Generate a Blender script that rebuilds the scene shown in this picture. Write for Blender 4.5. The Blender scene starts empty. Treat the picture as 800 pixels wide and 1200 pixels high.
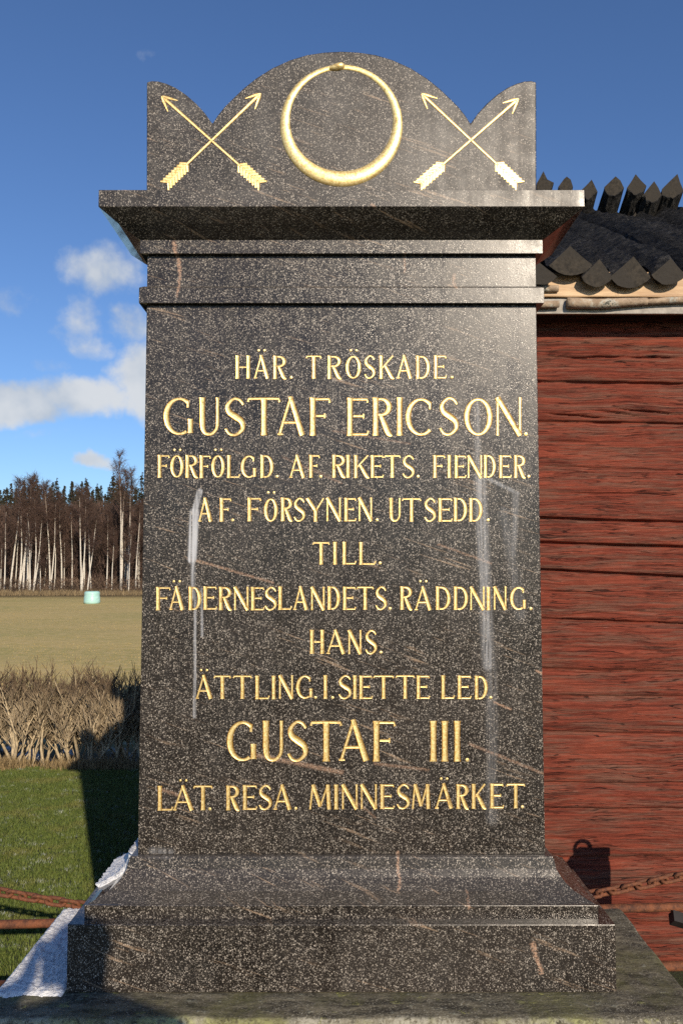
import bpy, bmesh, math, random
from math import sin, cos, pi, radians, sqrt, atan2, tan
from mathutils import Vector, Matrix, noise as mnoise
random.seed(7)
R = random.random
def U(a, b): return a + (b - a) * random.random()
scn = bpy.context.scene
COL = scn.collection

# ------------------------------------------------------------------ camera
EYE = 2.07                      # lens height above the lawn
F = 942.0                       # focal length in photo pixels (1200 high)
PITCH = math.atan(62 / F)
cam = bpy.data.cameras.new('camera'); camo = bpy.data.objects.new('camera', cam); COL.objects.link(camo)
cam.sensor_fit = 'VERTICAL'; cam.sensor_height = 36; cam.sensor_width = 24; cam.lens = F / 1200 * 36
cam.clip_start = 0.02; cam.clip_end = 5000
camo.location = (0, 0, EYE); camo.rotation_euler = (pi / 2 + PITCH, 0, 0)
scn.camera = camo
cp, sp = cos(PITCH), sin(PITCH)
def zat(y, D):
    v = (600 - y) / F
    return EYE + D * (sp + v * cp) / (cp - v * sp)
def xat(x, y, D):
    v = (600 - y) / F
    return (x - 400) / F * D / (cp - v * sp)
def at(x, y, D): return Vector((xat(x, y, D), D, zat(y, D)))

# ------------------------------------------------------------------ sun, sky
SUN_AZ, SUN_EL = radians(19.0), radians(23.6)     # behind the lens, to the right
sund = Vector((sin(SUN_AZ) * cos(SUN_EL), -cos(SUN_AZ) * cos(SUN_EL), sin(SUN_EL)))
sl = bpy.data.lights.new('sun', 'SUN'); slo = bpy.data.objects.new('sun', sl); COL.objects.link(slo)
sl.energy = 4.6; sl.angle = radians(0.5); sl.color = (1.0, 0.86, 0.68)
slo.rotation_euler = sund.to_track_quat('Z', 'Y').to_euler(); slo.location = sund * 30
scn.cycles.use_denoising = False; scn.render.filter_size = 1.2
vs = scn.view_settings
vs.view_transform = 'Standard'; vs.look = 'None'; vs.gamma = 1; vs.exposure = 0.1; vs.use_curve_mapping = False

class NT:
    """small node-tree helper"""
    def __init__(s, nt): s.t = nt; nt.nodes.clear()
    def n(s, ty, **kw):
        nd = s.t.nodes.new(ty)
        for k, v in kw.items(): setattr(nd, k, v)
        return nd
    def put(s, sock, v):
        if isinstance(v, bpy.types.NodeSocket): s.t.links.new(v, sock)
        elif v is not None:
            if isinstance(v, (tuple, list)) and len(v) == 3 and sock.type == 'RGBA': v = (*v, 1)
            sock.default_value = v
    def m(s, op, a, b=None, c=None, clamp=False):
        nd = s.n('ShaderNodeMath', operation=op, use_clamp=clamp)
        for i, v in enumerate((a, b, c)):
            if v is not None: s.put(nd.inputs[i], v)
        return nd.outputs[0]
    def v(s, op, a, b=None):
        nd = s.n('ShaderNodeVectorMath', operation=op)
        s.put(nd.inputs[0], a)
        if b is not None: s.put(nd.inputs[3] if op == 'SCALE' else nd.inputs[1], b)
        return nd.outputs['Value'] if op in ('LENGTH', 'DISTANCE', 'DOT_PRODUCT') else nd.outputs[0]
    def sep(s, v):
        nd = s.n('ShaderNodeSeparateXYZ'); s.put(nd.inputs[0], v); return nd.outputs
    def comb(s, x, y, z):
        nd = s.n('ShaderNodeCombineXYZ')
        for i, q in enumerate((x, y, z)): s.put(nd.inputs[i], q)
        return nd.outputs[0]
    def noise(s, vec, scale, detail=4, rough=.55, dist=0, col=False):
        nd = s.n('ShaderNodeTexNoise'); s.put(nd.inputs['Vector'], vec)
        nd.inputs['Scale'].default_value = scale; nd.inputs['Detail'].default_value = detail
        nd.inputs['Roughness'].default_value = rough; nd.inputs['Distortion'].default_value = dist
        return nd.outputs['Color' if col else 'Fac']
    def vor(s, vec, scale, feat='F1', rand=1):
        nd = s.n('ShaderNodeTexVoronoi', feature=feat); s.put(nd.inputs['Vector'], vec)
        nd.inputs['Scale'].default_value = scale; nd.inputs['Randomness'].default_value = rand
        return nd
    def ss(s, x, a, b, lo=0., hi=1.):
        nd = s.n('ShaderNodeMapRange', interpolation_type='SMOOTHSTEP')
        s.put(nd.inputs[0], x); nd.inputs[1].default_value = a; nd.inputs[2].default_value = b
        nd.inputs[3].default_value = lo; nd.inputs[4].default_value = hi
        return nd.outputs[0]
    def mix(s, f, a, b, blend='MIX'):
        nd = s.n('ShaderNodeMix', data_type='RGBA', blend_type=blend)
        s.put(nd.inputs[0], f); s.put(nd.inputs[6], a); s.put(nd.inputs[7], b)
        return nd.outputs[2]
    def ramp(s, f, stops):
        nd = s.n('ShaderNodeValToRGB'); s.put(nd.inputs[0], f); e = nd.color_ramp.elements
        while len(e) < len(stops): e.new(0.5)
        for q, (p, c) in zip(e, stops): q.position = p; q.color = (*c, 1)
        return nd.outputs[0]

w = bpy.data.worlds.new('World'); scn.world = w; w.use_nodes = True
T = NT(w.node_tree)
sky = T.n('ShaderNodeTexSky', sky_type='NISHITA'); sky.sun_disc = False
sky.sun_elevation = SUN_EL; sky.sun_rotation = pi - SUN_AZ
sky.air_density = 1.0; sky.dust_density = 0.4; sky.ozone_density = 2.0; sky.altitude = 150
d = T.n('ShaderNodeTexCoord').outputs['Generated']
X, Y, Z = T.sep(d)
az = T.m('ARCTAN2', X, Y); el = T.m('ARCSINE', Z)
def ang(x, y):
    v = (600 - y) / F; q = Vector(((x - 400) / F, cp - v * sp, sp + v * cp)).normalized()
    return atan2(q.x, q.y), math.asin(q.z)
warp = T.noise(d, 9, 5, .6, col=True)
wx, wy, wz = T.sep(warp)
az2 = T.m('ADD', az, T.m('MULTIPLY', T.m('SUBTRACT', wx, .5), .10))
el2 = T.m('ADD', el, T.m('MULTIPLY', T.m('SUBTRACT', wy, .5), .07))
clouds = [(118, 315, 62, 44, .62), (88, 372, 36, 40, .52), (100, 402, 30, 22, .45), (152, 378, 34, 28, .55), (2, 348, 44, 30, .32), (25, 474, 98, 30, .84),
          (100, 468, 66, 34, .84), (160, 440, 54, 54, .92), (195, 470, 80, 50, 1.0), (300, 440, 130, 70, .9), (104, 546, 26, 12, .75), (172, 62, 16, 12, .22),
          (450, 400, 90, 50, .6), (-120, 440, 120, 40, .8), (-260, 360, 130, 70, .8), (-150, 290, 60, 30, .5), (60, 430, 30, 16, .3), (50, 512, 60, 9, .25)]
acc = None
for cx, cy, rx, ry, s in clouds:
    a0, e0 = ang(cx, cy)
    dx = T.m('MULTIPLY', T.m('SUBTRACT', az2, a0), F / rx); dy = T.m('MULTIPLY', T.m('SUBTRACT', el2, e0), F / ry)
    r2 = T.m('ADD', T.m('MULTIPLY', dx, dx), T.m('MULTIPLY', dy, dy))
    b = T.m('MULTIPLY', T.m('SUBTRACT', 1, r2, clamp=True), s)
    acc = b if acc is None else T.m('MAXIMUM', acc, b)
fb = T.noise(d, 26, 7, .62)
dens = T.m('ADD', acc, T.m('MULTIPLY', T.m('SUBTRACT', fb, .5), .75))
msk = T.m('MULTIPLY', T.ss(dens, .16, .72), T.ss(acc, .0, .12))
skyc = T.v('MULTIPLY', sky.outputs[0], (.068, .087, .117))
shade = T.noise(d, 13, 4, .5)
ccol = T.mix(T.ss(shade, .35, .65), (.44, .50, .58), (.66, .68, .70))
full = T.mix(T.m('MULTIPLY', msk, .93), skyc, ccol)
bg = T.n('ShaderNodeBackground'); T.put(bg.inputs[0], full); bg.inputs[1].default_value = 1.0
T.t.links.new(bg.outputs[0], T.n('ShaderNodeOutputWorld').inputs[0])

# ------------------------------------------------------------------ helpers
def mat(name, fn):
    m = bpy.data.materials.new(name); m.use_nodes = True
    t = NT(m.node_tree); out = t.n('ShaderNodeOutputMaterial'); p = t.n('ShaderNodeBsdfPrincipled')
    t.t.links.new(p.outputs[0], out.inputs[0])
    fn(t, p); return m
def bump(t, p, h, strength=.5, dist=.01):
    b = t.n('ShaderNodeBump'); b.inputs['Strength'].default_value = strength; b.inputs['Distance'].default_value = dist
    t.put(b.inputs['Height'], h); t.put(p.inputs['Normal'], b.outputs[0])
def objc(t): return t.n('ShaderNodeTexCoord').outputs['Object']
def simple(name, c, rough=.8, metal=0, var=.25, scale=12):
    def f(t, p):
        n = t.noise(objc(t), scale, 5, .6)
        t.put(p.inputs['Base Color'], t.mix(t.ss(n, .3, .7), tuple(q * (1 - var) for q in c), tuple(q * (1 + var) for q in c)))
        p.inputs['Roughness'].default_value = rough; p.inputs['Metallic'].default_value = metal
    return mat(name, f)
class MB:
    """collects verts and faces in world space; build() makes ONE object"""
    def __init__(s): s.v = []; s.f = []; s.mi = []
    def quad(s, ps, mi=0):
        i = len(s.v); s.v += [tuple(p) for p in ps]; s.f.append(tuple(range(i, i + len(ps)))); s.mi.append(mi)
    def grid(s, rows, closed=False, mi=0):
        i = len(s.v); n = len(rows[0])
        for r in rows: s.v += [tuple(p) for p in r]
        for a in range(len(rows) - 1):
            for b in range(n if closed else n - 1):
                c = (b + 1) % n
                s.f.append((i + a * n + b, i + a * n + c, i + (a + 1) * n + c, i + (a + 1) * n + b)); s.mi.append(mi)
    def tube(s, pts, rads, k=6, cap=True, mi=0):
        pts = [Vector(p) for p in pts]; i = len(s.v); prev = None
        for j, p in enumerate(pts):
            t = (pts[min(j + 1, len(pts) - 1)] - pts[max(j - 1, 0)]).normalized()
            if prev is None:
                u = t.cross(Vector((0, 0, 1)) if abs(t.z) < .9 else Vector((1, 0, 0))).normalized()
            else:
                u = (prev - t * prev.dot(t)).normalized()
            prev = u; v = t.cross(u)
            for a in range(k):
                th = 2 * pi * a / k
                s.v.append(tuple(p + (u * cos(th) + v * sin(th)) * rads[j]))
        for j in range(len(pts) - 1):
            for a in range(k):
                b = (a + 1) % k
                s.f.append((i + j * k + a, i + j * k + b, i + (j + 1) * k + b, i + (j + 1) * k + a)); s.mi.append(mi)
        if cap:
            s.f.append(tuple(i + a for a in reversed(range(k)))); s.mi.append(mi)
            e = i + (len(pts) - 1) * k
            s.f.append(tuple(e + a for a in range(k))); s.mi.append(mi)
    def box(s, a, b, mi=0):
        (x0, y0, z0), (x1, y1, z1) = a, b; i = len(s.v)
        s.v += [(x0, y0, z0), (x1, y0, z0), (x1, y1, z0), (x0, y1, z0), (x0, y0, z1), (x1, y0, z1), (x1, y1, z1), (x0, y1, z1)]
        for q in ((3, 2, 1, 0), (4, 5, 6, 7), (0, 1, 5, 4), (1, 2, 6, 5), (2, 3, 7, 6), (3, 0, 4, 7)):
            s.f.append(tuple(i + a for a in q)); s.mi.append(mi)
    def build(s, name, mats, parent=None, smooth=False, origin=None, normals=False):
        o3 = Vector(parent.matrix_world.translation) if parent else Vector(origin or (0, 0, 0))
        me = bpy.data.meshes.new(name)
        me.from_pydata([(x - o3.x, y - o3.y, z - o3.z) for x, y, z in s.v], [], s.f)
        for m in (mats if isinstance(mats, (list, tuple)) else [mats]): me.materials.append(m)
        me.polygons.foreach_set('material_index', s.mi)
        if smooth: me.polygons.foreach_set('use_smooth', [True] * len(s.f))
        if normals:
            bm = bmesh.new(); bm.from_mesh(me); bmesh.ops.recalc_face_normals(bm, faces=bm.faces); bm.to_mesh(me); bm.free()
        me.update()
        o = bpy.data.objects.new(name, me); COL.objects.link(o)
        if parent: o.parent = parent
        else: o.location = o3
        return o
def tag(o, label=None, cat=None, group=None, kind=None):
    if label: o['label'] = label
    if cat: o['category'] = cat
    if group: o['group'] = group
    if kind: o['kind'] = kind
    return o
def empty(name, loc, label, cat, group=None):
    o = bpy.data.objects.new(name, None); COL.objects.link(o); o.location = loc; o.empty_display_size = .1
    o.matrix_world = Matrix.Translation(loc)
    return tag(o, label, cat, group)
def copy_tree(o, parent=None):
    c = o.copy(); COL.objects.link(c); c.parent = parent
    for ch in list(o.children): copy_tree(ch, c)
    return c
def bevel(o, wd=.004, seg=2, ang=40):
    m = o.modifiers.new('bevel', 'BEVEL'); m.width = wd; m.segments = seg; m.limit_method = 'ANGLE'; m.angle_limit = radians(ang)
    m.harden_normals = False; return o
def fbm(p, s=1.0, o=4): return mnoise.fractal(Vector(p) * s, 1.0, 2.0, o)

# ------------------------------------------------------------------ ground
D0 = 2.76                       # front plane of the memorial's shaft
prof = [(-60, 0), (3, 0), (11.9, -.85), (12.9, -1.12), (14, -1.15), (17, -.98), (25, -.93), (63, -.93), (80, -1.06), (95, -1.18), (130, -1.2), (300, 2), (900, 10), (2500, 10)]
def gz(y):
    for (a, za), (b, zb) in zip(prof, prof[1:]):
        if a <= y <= b: return za + (zb - za) * (y - a) / (b - a)
    return 0
def m_lawn(t, p):
    c = objc(t); n1 = t.noise(c, 1.3, 4); n2 = t.noise(c, 60, 4, .7)
    g = t.mix(t.ss(n1, .35, .65), (.035, .055, .012), (.06, .085, .02))
    t.put(p.inputs['Base Color'], t.mix(t.ss(n2, .3, .75), g, (.035, .030, .016))); p.inputs['Roughness'].default_value = .95
    bump(t, p, n2, .8, .03)
def m_field(t, p):
    c = objc(t); n1 = t.noise(t.v('MULTIPLY', c, (.35, .9, 1)), .16, 6, .65); n2 = t.noise(c, 2.2, 6, .7); n3 = t.noise(c, 14, 4, .7)
    a = t.mix(t.ss(n1, .34, .66), (.56, .42, .165), (.38, .335, .115))
    a = t.mix(t.ss(n2, .35, .75), a, (.62, .47, .22))
    a = t.mix(t.m('MULTIPLY', t.ss(n3, .42, .8), .30), a, (.20, .15, .07))
    yy = t.sep(c)[1]
    far = t.ss(t.m('ADD', yy, t.m('MULTIPLY', n1, 14)), 78, 92)
    a = t.mix(far, a, t.mix(n3, (.05, .032, .018), (.15, .105, .055)))
    near = t.ss(yy, 13.2, 16.5, 1, 0)
    a = t.mix(near, a, t.mix(t.ss(t.noise(c, 1.3, 6, .75), .55, .64), (.050, .040, .028), (.20, .195, .185)))
    t.put(p.inputs['Base Color'], a); p.inputs['Roughness'].default_value = 1
    p.inputs['Specular IOR Level'].default_value = .1
    bump(t, p, t.m('ADD', n2, t.m('MULTIPLY', n3, .6)), .3, .12)
def sheet(name, ys, xs, m, nz):
    b = MB(); b.grid([[(x, y, gz(y) + nz * fbm((x * .35, y * .35, 0)) if abs(x) < 150 else gz(y)) for x in xs] for y in ys])
    return tag(b.build(name, m, smooth=True), kind='structure')
M_lawn = mat('lawn_soil', m_lawn); M_field = mat('dry_field', m_field)
xs = [-900, -300] + [-120 + i * 4 for i in range(61)] + [300, 900]
sheet('lawn', [-60, -20, -8] + [-4 + i * .4 for i in range(40)] + [11.9], [-60, -30, -15] + [-10 + i * .5 for i in range(41)] + [15, 30, 60], M_lawn, .0)
sheet('field', [11.9, 12.2, 12.5, 12.9, 13.3] + [14 + i * 1.5 for i in range(20)] + [44 + i * 4 for i in range(22)] + [180, 300, 900, 2500], xs, M_field, .09)

# ------------------------------------------------------------------ granite
H = .592 / 1.2 * 1.38           # half width of the shaft
BACK = 2.65 / 2.4 * D0          # flat back of the stone
def solve_o(hp, y):
    o = 0
    for _ in range(40): o = xat(400 + hp, y, D0 - o) - H
    return o
def ring(y, hp=None, o=None):
    if o is None: o = solve_o(hp, y)
    return (o, zat(y, D0 - o))
plinth_o, Z_SLAB = ring(1163, 322)
MROOT = Vector((0.002, D0, Z_SLAB))

def seg_mask(t, X, Z, x0, z0, x1, z1, w0, soft=1.0):
    """soft mask round a segment in the face of the stone"""
    dx, dz = x1 - x0, z1 - z0; L2 = dx * dx + dz * dz
    ax = t.m('SUBTRACT', X, x0); azz = t.m('SUBTRACT', Z, z0)
    h = t.m('DIVIDE', t.m('ADD', t.m('MULTIPLY', ax, dx), t.m('MULTIPLY', azz, dz)), L2, clamp=True)
    ex = t.m('SUBTRACT', ax, t.m('MULTIPLY', h, dx)); ez = t.m('SUBTRACT', azz, t.m('MULTIPLY', h, dz))
    dd = t.m('SQRT', t.m('ADD', t.m('MULTIPLY', ex, ex), t.m('MULTIPLY', ez, ez)))
    return t.ss(dd, w0 * (1 - soft), w0, 1, 0)
def granite(rough, dusty):
    def f(t, p):
        c = objc(t); X, Y, Z = t.sep(c)
        wob = t.v('ADD', c, t.v('SCALE', t.v('SUBTRACT', t.noise(c, 70, 2, col=True), (.5, .5, .5)), .006))
        base = t.mix(t.ss(t.noise(c, 3.0, 5, .6), .32, .68), (.0095, .0078, .0066), (.023, .0185, .0155))
        base = t.mix(t.m('MULTIPLY', t.ss(t.noise(c, 150, 2, .5), .45, .75), .6), base, (.044, .036, .030))
        dens = t.m('ADD', t.m('MULTIPLY', t.noise(c, 14, 4, .65), .6), t.m('MULTIPLY', t.noise(c, 45, 3, .6), .4))
        spec = None
        for sc, th, w0, st in ((115, .86, .40, .7), (165, .66, .40, 1.0), (230, .60, .46, .85), (380, .58, .52, .55)):
            v = t.vor(t.v('MULTIPLY', wob, (1.0, 1, .82)), sc)
            rnd = t.sep(v.outputs['Color'])[0]
            k = t.m('MULTIPLY', t.ss(t.m('ADD', rnd, t.m('MULTIPLY', t.m('SUBTRACT', dens, .5), .75)), th, th + .22), t.ss(v.outputs['Distance'], w0 * .55, w0, st, 0))
            spec = k if spec is None else t.m('MAXIMUM', spec, k)
        scol = t.mix(t.noise(c, 45, 1), (.18, .15, .12), (.57, .51, .43))
        col = t.mix(spec, base, scol)
        # mineral veins dipping to the right
        rot = t.n('ShaderNodeMapping'); t.put(rot.inputs[0], c); rot.inputs['Rotation'].default_value = (0, radians(-19), 0)
        rv = rot.outputs[0]
        n1 = t.noise(t.v('MULTIPLY', rv, (4.2, 4.2, 95)), 1, 3, .6, .5); n2 = t.noise(t.v('MULTIPLY', rv, (1, 1, 3)), 2.6, 3)
        grain = t.noise(c, 190, 2, .6)
        vein = t.m('MULTIPLY', t.ss(n1, .60, .68), t.ss(n2, .42, .58))
        vein = t.m('MULTIPLY', vein, t.ss(grain, .30, .58))
        col = t.mix(t.m('MULTIPLY', vein, .62), col, (.40, .285, .19))
        # named salmon veins and dried drips, each where it is on the stone
        def loc(x, y):
            D = D0 - (plinth_o if y > 1084 else .19 if y > 1059 else .05 if y > 1003 else .155 if 220 < y < 243 else .03 if 279 < y < 300 else 0)
            return xat(x, y, D) - MROOT.x, zat(y, D) - MROOT.z
        XW = t.m('ADD', X, t.m('MULTIPLY', t.m('SUBTRACT', t.noise(c, 34, 4, .7), .5), .030))
        for (x0, y0, x1, y1, w0, k) in ((204, 283, 211, 318, .010, .9), (211, 318, 209, 350, .007, .8), (531, 322, 533, 340, .008, .6), (474, 296, 474, 318, .007, .6), (437, 262, 436, 236, .008, .5),
                                    (624, 1106, 633, 1140, .011, .9), (467, 1005, 467, 1040, .008, .8), (553, 1062, 552, 1074, .006, .6), (300, 885, 400, 905, .012, .55),
                                    (440, 895, 500, 902, .008, .45), (232, 657, 320, 683, .007, .55), (550, 872, 640, 908, .008, .45), (398, 925, 440, 958, .006, .4), (628, 786, 640, 792, .006, .9),
                                    (579, 823, 598, 831, .006, .9), (513, 638, 575, 660, .006, .5), (190, 925, 215, 934, .009, .5), (390, 505, 480, 520, .006, .35), (330, 535, 400, 566, .006, .4)):
            a = loc(x0, y0); b = loc(x1, y1)
            q = seg_mask(t, XW, Z, a[0], a[1], b[0], b[1], w0, .9)
            q = t.m('MULTIPLY', t.m('MULTIPLY', q, k), t.ss(grain, .36, .56))
            col = t.mix(q, col, (.43, .27, .18))
        drip = None
        streak = t.ss(t.noise(t.v('MULTIPLY', c, (150, 40, 6)), 1, 3, .6), .25, .6)
        for (x0, y0, x1, y1, w0, k, so) in ((234, 576, 228, 600, .013, .75, .5), (228, 600, 225, 655, .020, .85, .5), (226, 655, 227, 700, .012, .6, .8), (229, 700, 228, 840, .008, .5, .8), (236, 690, 237, 745, .007, .4, .8),
                                        (562, 560, 572, 780, .030, .42, .9), (570, 560, 606, 578, .010, .32, .8), (604, 578, 601, 650, .018, .22, .9), (558, 470, 560, 565, .018, .22, .9), (590, 600, 610, 720, .03, .12, .9),
                                        (575, 780, 576, 960, .03, .14, .9), (178, 997, 200, 999, .020, .22, 1.0)):
            a = loc(x0, y0); b = loc(x1, y1)
            q = t.m('MULTIPLY', seg_mask(t, X, Z, a[0], a[1], b[0], b[1], w0, so), k)
            drip = q if drip is None else t.m('MAXIMUM', drip, q)
        front = t.ss(t.sep(t.n('ShaderNodeNewGeometry').outputs['Normal'])[1], -.3, -.8)
        col = t.mix(t.m('MULTIPLY', t.m('MULTIPLY', drip, streak), front), col, (.52, .53, .55))
        # dry grey bloom on the upper stones and on every ledge
        up = t.ss(t.sep(t.n('ShaderNodeNewGeometry').outputs['Normal'])[2], .25, .9)
        bl = t.m('MULTIPLY', t.ss(t.noise(c, 4.5, 6, .65), .40, .72), dusty)
        hi = t.ss(Z, zat(330, D0) - MROOT.z, zat(180, D0) - MROOT.z, .25, 1)
        col = t.mix(t.m('MAXIMUM', t.m('MULTIPLY', bl, hi), t.m('MULTIPLY', up, .55 * dusty)), col, (.19, .18, .165))
        t.put(p.inputs['Base Color'], col)
        rr = t.ss(t.noise(c, 11, 5, .65), .3, .7, rough * .86, rough * 1.2)
        rr = t.m('MULTIPLY', rr, t.ss(t.noise(t.v('MULTIPLY', c, (22, 3, .8)), 1, 4, .6), .3, .7, .80, 1.16))
        if rough > .2: rr = t.m('ADD', rr, t.ss(Z, zat(300, D0) - MROOT.z, zat(215, D0) - MROOT.z, 0, .17))
        t.put(p.inputs['Roughness'], rr)
        p.inputs['IOR'].default_value = 1.5; p.inputs['Specular IOR Level'].default_value = .38 if rough > .2 else .5
        bump(t, p, t.m('ADD', t.m('MULTIPLY', t.noise(c, 40, 4, .6), .5), spec), .16 if rough > .2 else .02, .0016)
    return f
M_gr = mat('speckled_granite', granite(.27, .30))
M_grp = mat('polished_granite', granite(.055, .0))
def m_gold(t, p):
    c = objc(t); n = t.noise(c, 130, 4, .7); n2 = t.noise(c, 14, 3)
    col = t.mix(t.ss(n, .30, .62), (.80, .53, .15), (1.0, .80, .38))
    col = t.mix(t.m('MULTIPLY', t.ss(n2, .55, .75), .35), col, (.45, .26, .07))
    col = t.mix(t.m('MULTIPLY', t.ss(t.noise(c, 23, 5, .7), .57, .68), .65), col, (.30, .17, .05))
    t.put(p.inputs['Base Color'], col); p.inputs['Metallic'].default_value = .6; t.put(p.inputs['Roughness'], t.ss(n, .3, .7, .36, .50))
    bump(t, p, n, .35, .0012)
M_gold = mat('gilding', m_gold)
def m_gedge(t, p):
    c = objc(t); n = t.noise(c, 150, 4, .7)
    t.put(p.inputs['Base Color'], t.mix(t.ss(n, .3, .65), (.26, .125, .02), (.58, .31, .055))); p.inputs['Metallic'].default_value = .45; p.inputs['Roughness'].default_value = .5
M_gedge = mat('worn_gilt_edge', m_gedge)
GM = [M_gold, M_gedge]

mon = empty('memorial_stone', MROOT, 'tall dark speckled granite memorial with gilded inscription, ring and crossed arrows', 'monument')
def loft(name, rings, back=BACK):
    b = MB()
    def cs(o, z): return [(-H - o, D0 - o, z), (H + o, D0 - o, z), (H + o, back, z), (-H - o, back, z)]
    rows = [cs(*r) for r in rings]
    NS = 1
    for a, c in zip(rows, rows[1:]):
        for k in range(4):
            q = (k + 1) % 4
            b.quad([a[k], a[q], c[q], c[k]], 0 if k == 0 else 1)
    b.quad(list(reversed(rows[0])), 0); b.quad(rows[-1], 1 if name == 'plinth_block' else 0)
    me = b.build(name, [M_gr, M_grp], mon)
    bm = bmesh.new(); bm.from_mesh(me.data); bmesh.ops.remove_doubles(bm, verts=bm.verts, dist=1e-5); bmesh.ops.recalc_face_normals(bm, faces=bm.faces); bm.to_mesh(me.data); bm.free()
    return bevel(me, .0022)
g = [ring(1163, 322), ring(1083.5, 320.5)]
loft('plinth_block', g)
z = g[-1][1]
br = [(solve_o(290, 1083.3) , z)] + [ring(y, h) for y, h in ((1081.8, 290), (1080, 301), (1061, 301), (1059.5, 297), (1054, 288), (1044, 272.5), (1035, 263), (1028, 257.5), (1018, 251.5), (1006, 248.5), (1003.5, 247))]
loft('base_moulding', br)
top = br[-1][1]
Z_DIE = zat(357, D0)
loft('shaft', [(0, top), (0, Z_DIE)])
nb = solve_o(237, 345)
z355, z337 = zat(355, D0 - nb), zat(337, D0 - nb)
Z_FR = zat(299, D0)
fo = solve_o(235.5, 289)
z297, z281 = zat(297, D0 - fo), zat(281, D0 - fo)
co, z242 = ring(242, 284.5)
z223 = zat(222.5, D0 - co)
loft('neck_band', [(0, Z_DIE), (nb, z355 ), (nb, z337), (nb - .012, z337 + .008), (0.0, z337 + .010), (0.0, Z_FR)])
loft('cornice', [(0.0, Z_FR), (fo, z297), (fo, z281), (fo + .006, z281 + .002), (fo + .060, z281 + .032), (co - .006, z242 - .004), (co, z242), (co, z223)])
# crest with three lobes
def crest():
    L = [(172, 229), (172, 96), (178, 94.5), (186, 95), (195, 97.5), (206, 102.5), (218, 110.5), (230, 121), (240, 132), (249, 144.5)]
    A = [(255, 135), (263, 125), (272, 116), (285, 103.5), (300, 91.5), (319, 79.5), (340, 70), (360, 64), (380, 61), (400, 60)]
    pts = L + A + [(800 - x, y) for x, y in reversed(A[:-1])] + [(800 - x, y) for x, y in reversed(L)]
    pl = [Vector((xat(x, y, D0), 0, zat(y, D0))) for x, y in pts]
    pl[0].z = pl[-1].z = z223
    b = MB(); n = len(pl); bk = D0 + .20
    b.quad([(p.x, D0, p.z) for p in pl], 0); b.quad([(p.x, bk, p.z) for p in reversed(pl)], 1)
    for i in range(n):
        p, q = pl[i], pl[(i + 1) % n]
        b.quad([(p.x, D0, p.z), (p.x, bk, p.z), (q.x, bk, q.z), (q.x, D0, q.z)], 1)
    o = b.build('crest', [M_gr, M_grp], mon)
    bm = bmesh.new(); bm.from_mesh(o.data); bmesh.ops.remove_doubles(bm, verts=bm.verts, dist=1e-5); bmesh.ops.recalc_face_normals(bm, faces=bm.faces); bm.to_mesh(o.data); bm.free()
    bevel(o, .004, 2, 50)
crest()

# ------------------------------------------------------------------ gilded letters
def face(px, py, out=0.0): return Vector((xat(px, py, D0), D0 - out, zat(py, D0)))
MM = D0 / F                     # metres per photo pixel on the face
def ribbon(b, pts, ws, closed=False, depth=.62):
    """carved-looking stroke: a bright V between two low rims. pts in photo pixels, ws half widths in pixels"""
    n = len(pts); rows = []
    for i, (x, y) in enumerate(pts):
        p0 = pts[(i - 1) % n] if closed or i else pts[0]; p1 = pts[(i + 1) % n] if closed or i < n - 1 else pts[-1]
        tx, ty = p1[0] - p0[0], p1[1] - p0[1]; l = math.hypot(tx, ty) or 1; nx, ny = -ty / l, tx / l
        wd = ws[i]; hh = wd * MM
        row = []
        for k, h in ((-1.0, -.0015), (-.84, .0008 + hh * .17), (-.66, .0008 + hh * .13), (-.3, .0008 + hh * .02), (.3, .0008 + hh * .02), (.66, .0008 + hh * .13), (.84, .0008 + hh * .17), (1.0, -.0015)):
            row.append(face(x + nx * wd * k, y + ny * wd * k, h))
        rows.append(row)
    if closed: rows.append(rows[0])
    for k in range(len(rows[0]) - 1): b.grid([[r[k], r[k + 1]] for r in rows], mi=1 if k in (0, 1, len(rows[0]) - 3, len(rows[0]) - 2) else 0)
    if not closed:
        b.quad(list(reversed(rows[0])), 1); b.quad(rows[-1], 1)
def arc(cx, cy, rx, ry, a0, a1, n=16):
    return [(cx + rx * cos(radians(a0 + (a1 - a0) * i / n)), cy + ry * sin(radians(a0 + (a1 - a0) * i / n))) for i in range(n + 1)]
def smooth(cps, n=7):
    """Catmull-Rom through control points (x, y, w)"""
    P = [cps[0]] + list(cps) + [cps[-1]]; out = []
    for i in range(1, len(P) - 2):
        for k in range(n):
            t = k / n; q = []
            for j in range(3):
                a, bb, c, dd = P[i - 1][j], P[i][j], P[i + 1][j], P[i + 2][j]
                q.append(.5 * (2 * bb + (c - a) * t + (2 * a - 5 * bb + 4 * c - dd) * t * t + (3 * bb - a - 3 * c + dd) * t ** 3))
            out.append(tuple(q))
    out.append(tuple(cps[-1])); return out
TK, TN = .088, .040             # half stroke widths (of cap height)
def stem(x, y0=0., y1=1., w=TK, flare=1.22):
    return [(x, y0 + (y1 - y0) * t, w * k) for t, k in ((0, flare), (.07, 1.03), (.3, .95), (.7, .95), (.93, 1.03), (1, flare))]
def line(x0, y0, x1, y1, w0, w1=None): return [(x0, y0, w0), ((x0 + x1) / 2, (y0 + y1) / 2, (w0 + (w1 or w0)) / 2), (x1, y1, w1 or w0)]
def elli(cx, cy, rx, ry, a0, a1, n=22, wk=TK, wn=TN):
    out = []
    for i in range(n + 1):
        a = radians(a0 + (a1 - a0) * i / n); out.append((cx + rx * cos(a), cy + ry * sin(a), wn + (wk - wn) * abs(cos(a)) ** 1.4))
    return out
def serif(x, y, l=.10): return line(x - l, y, x + l, y, TN * .8)
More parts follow.
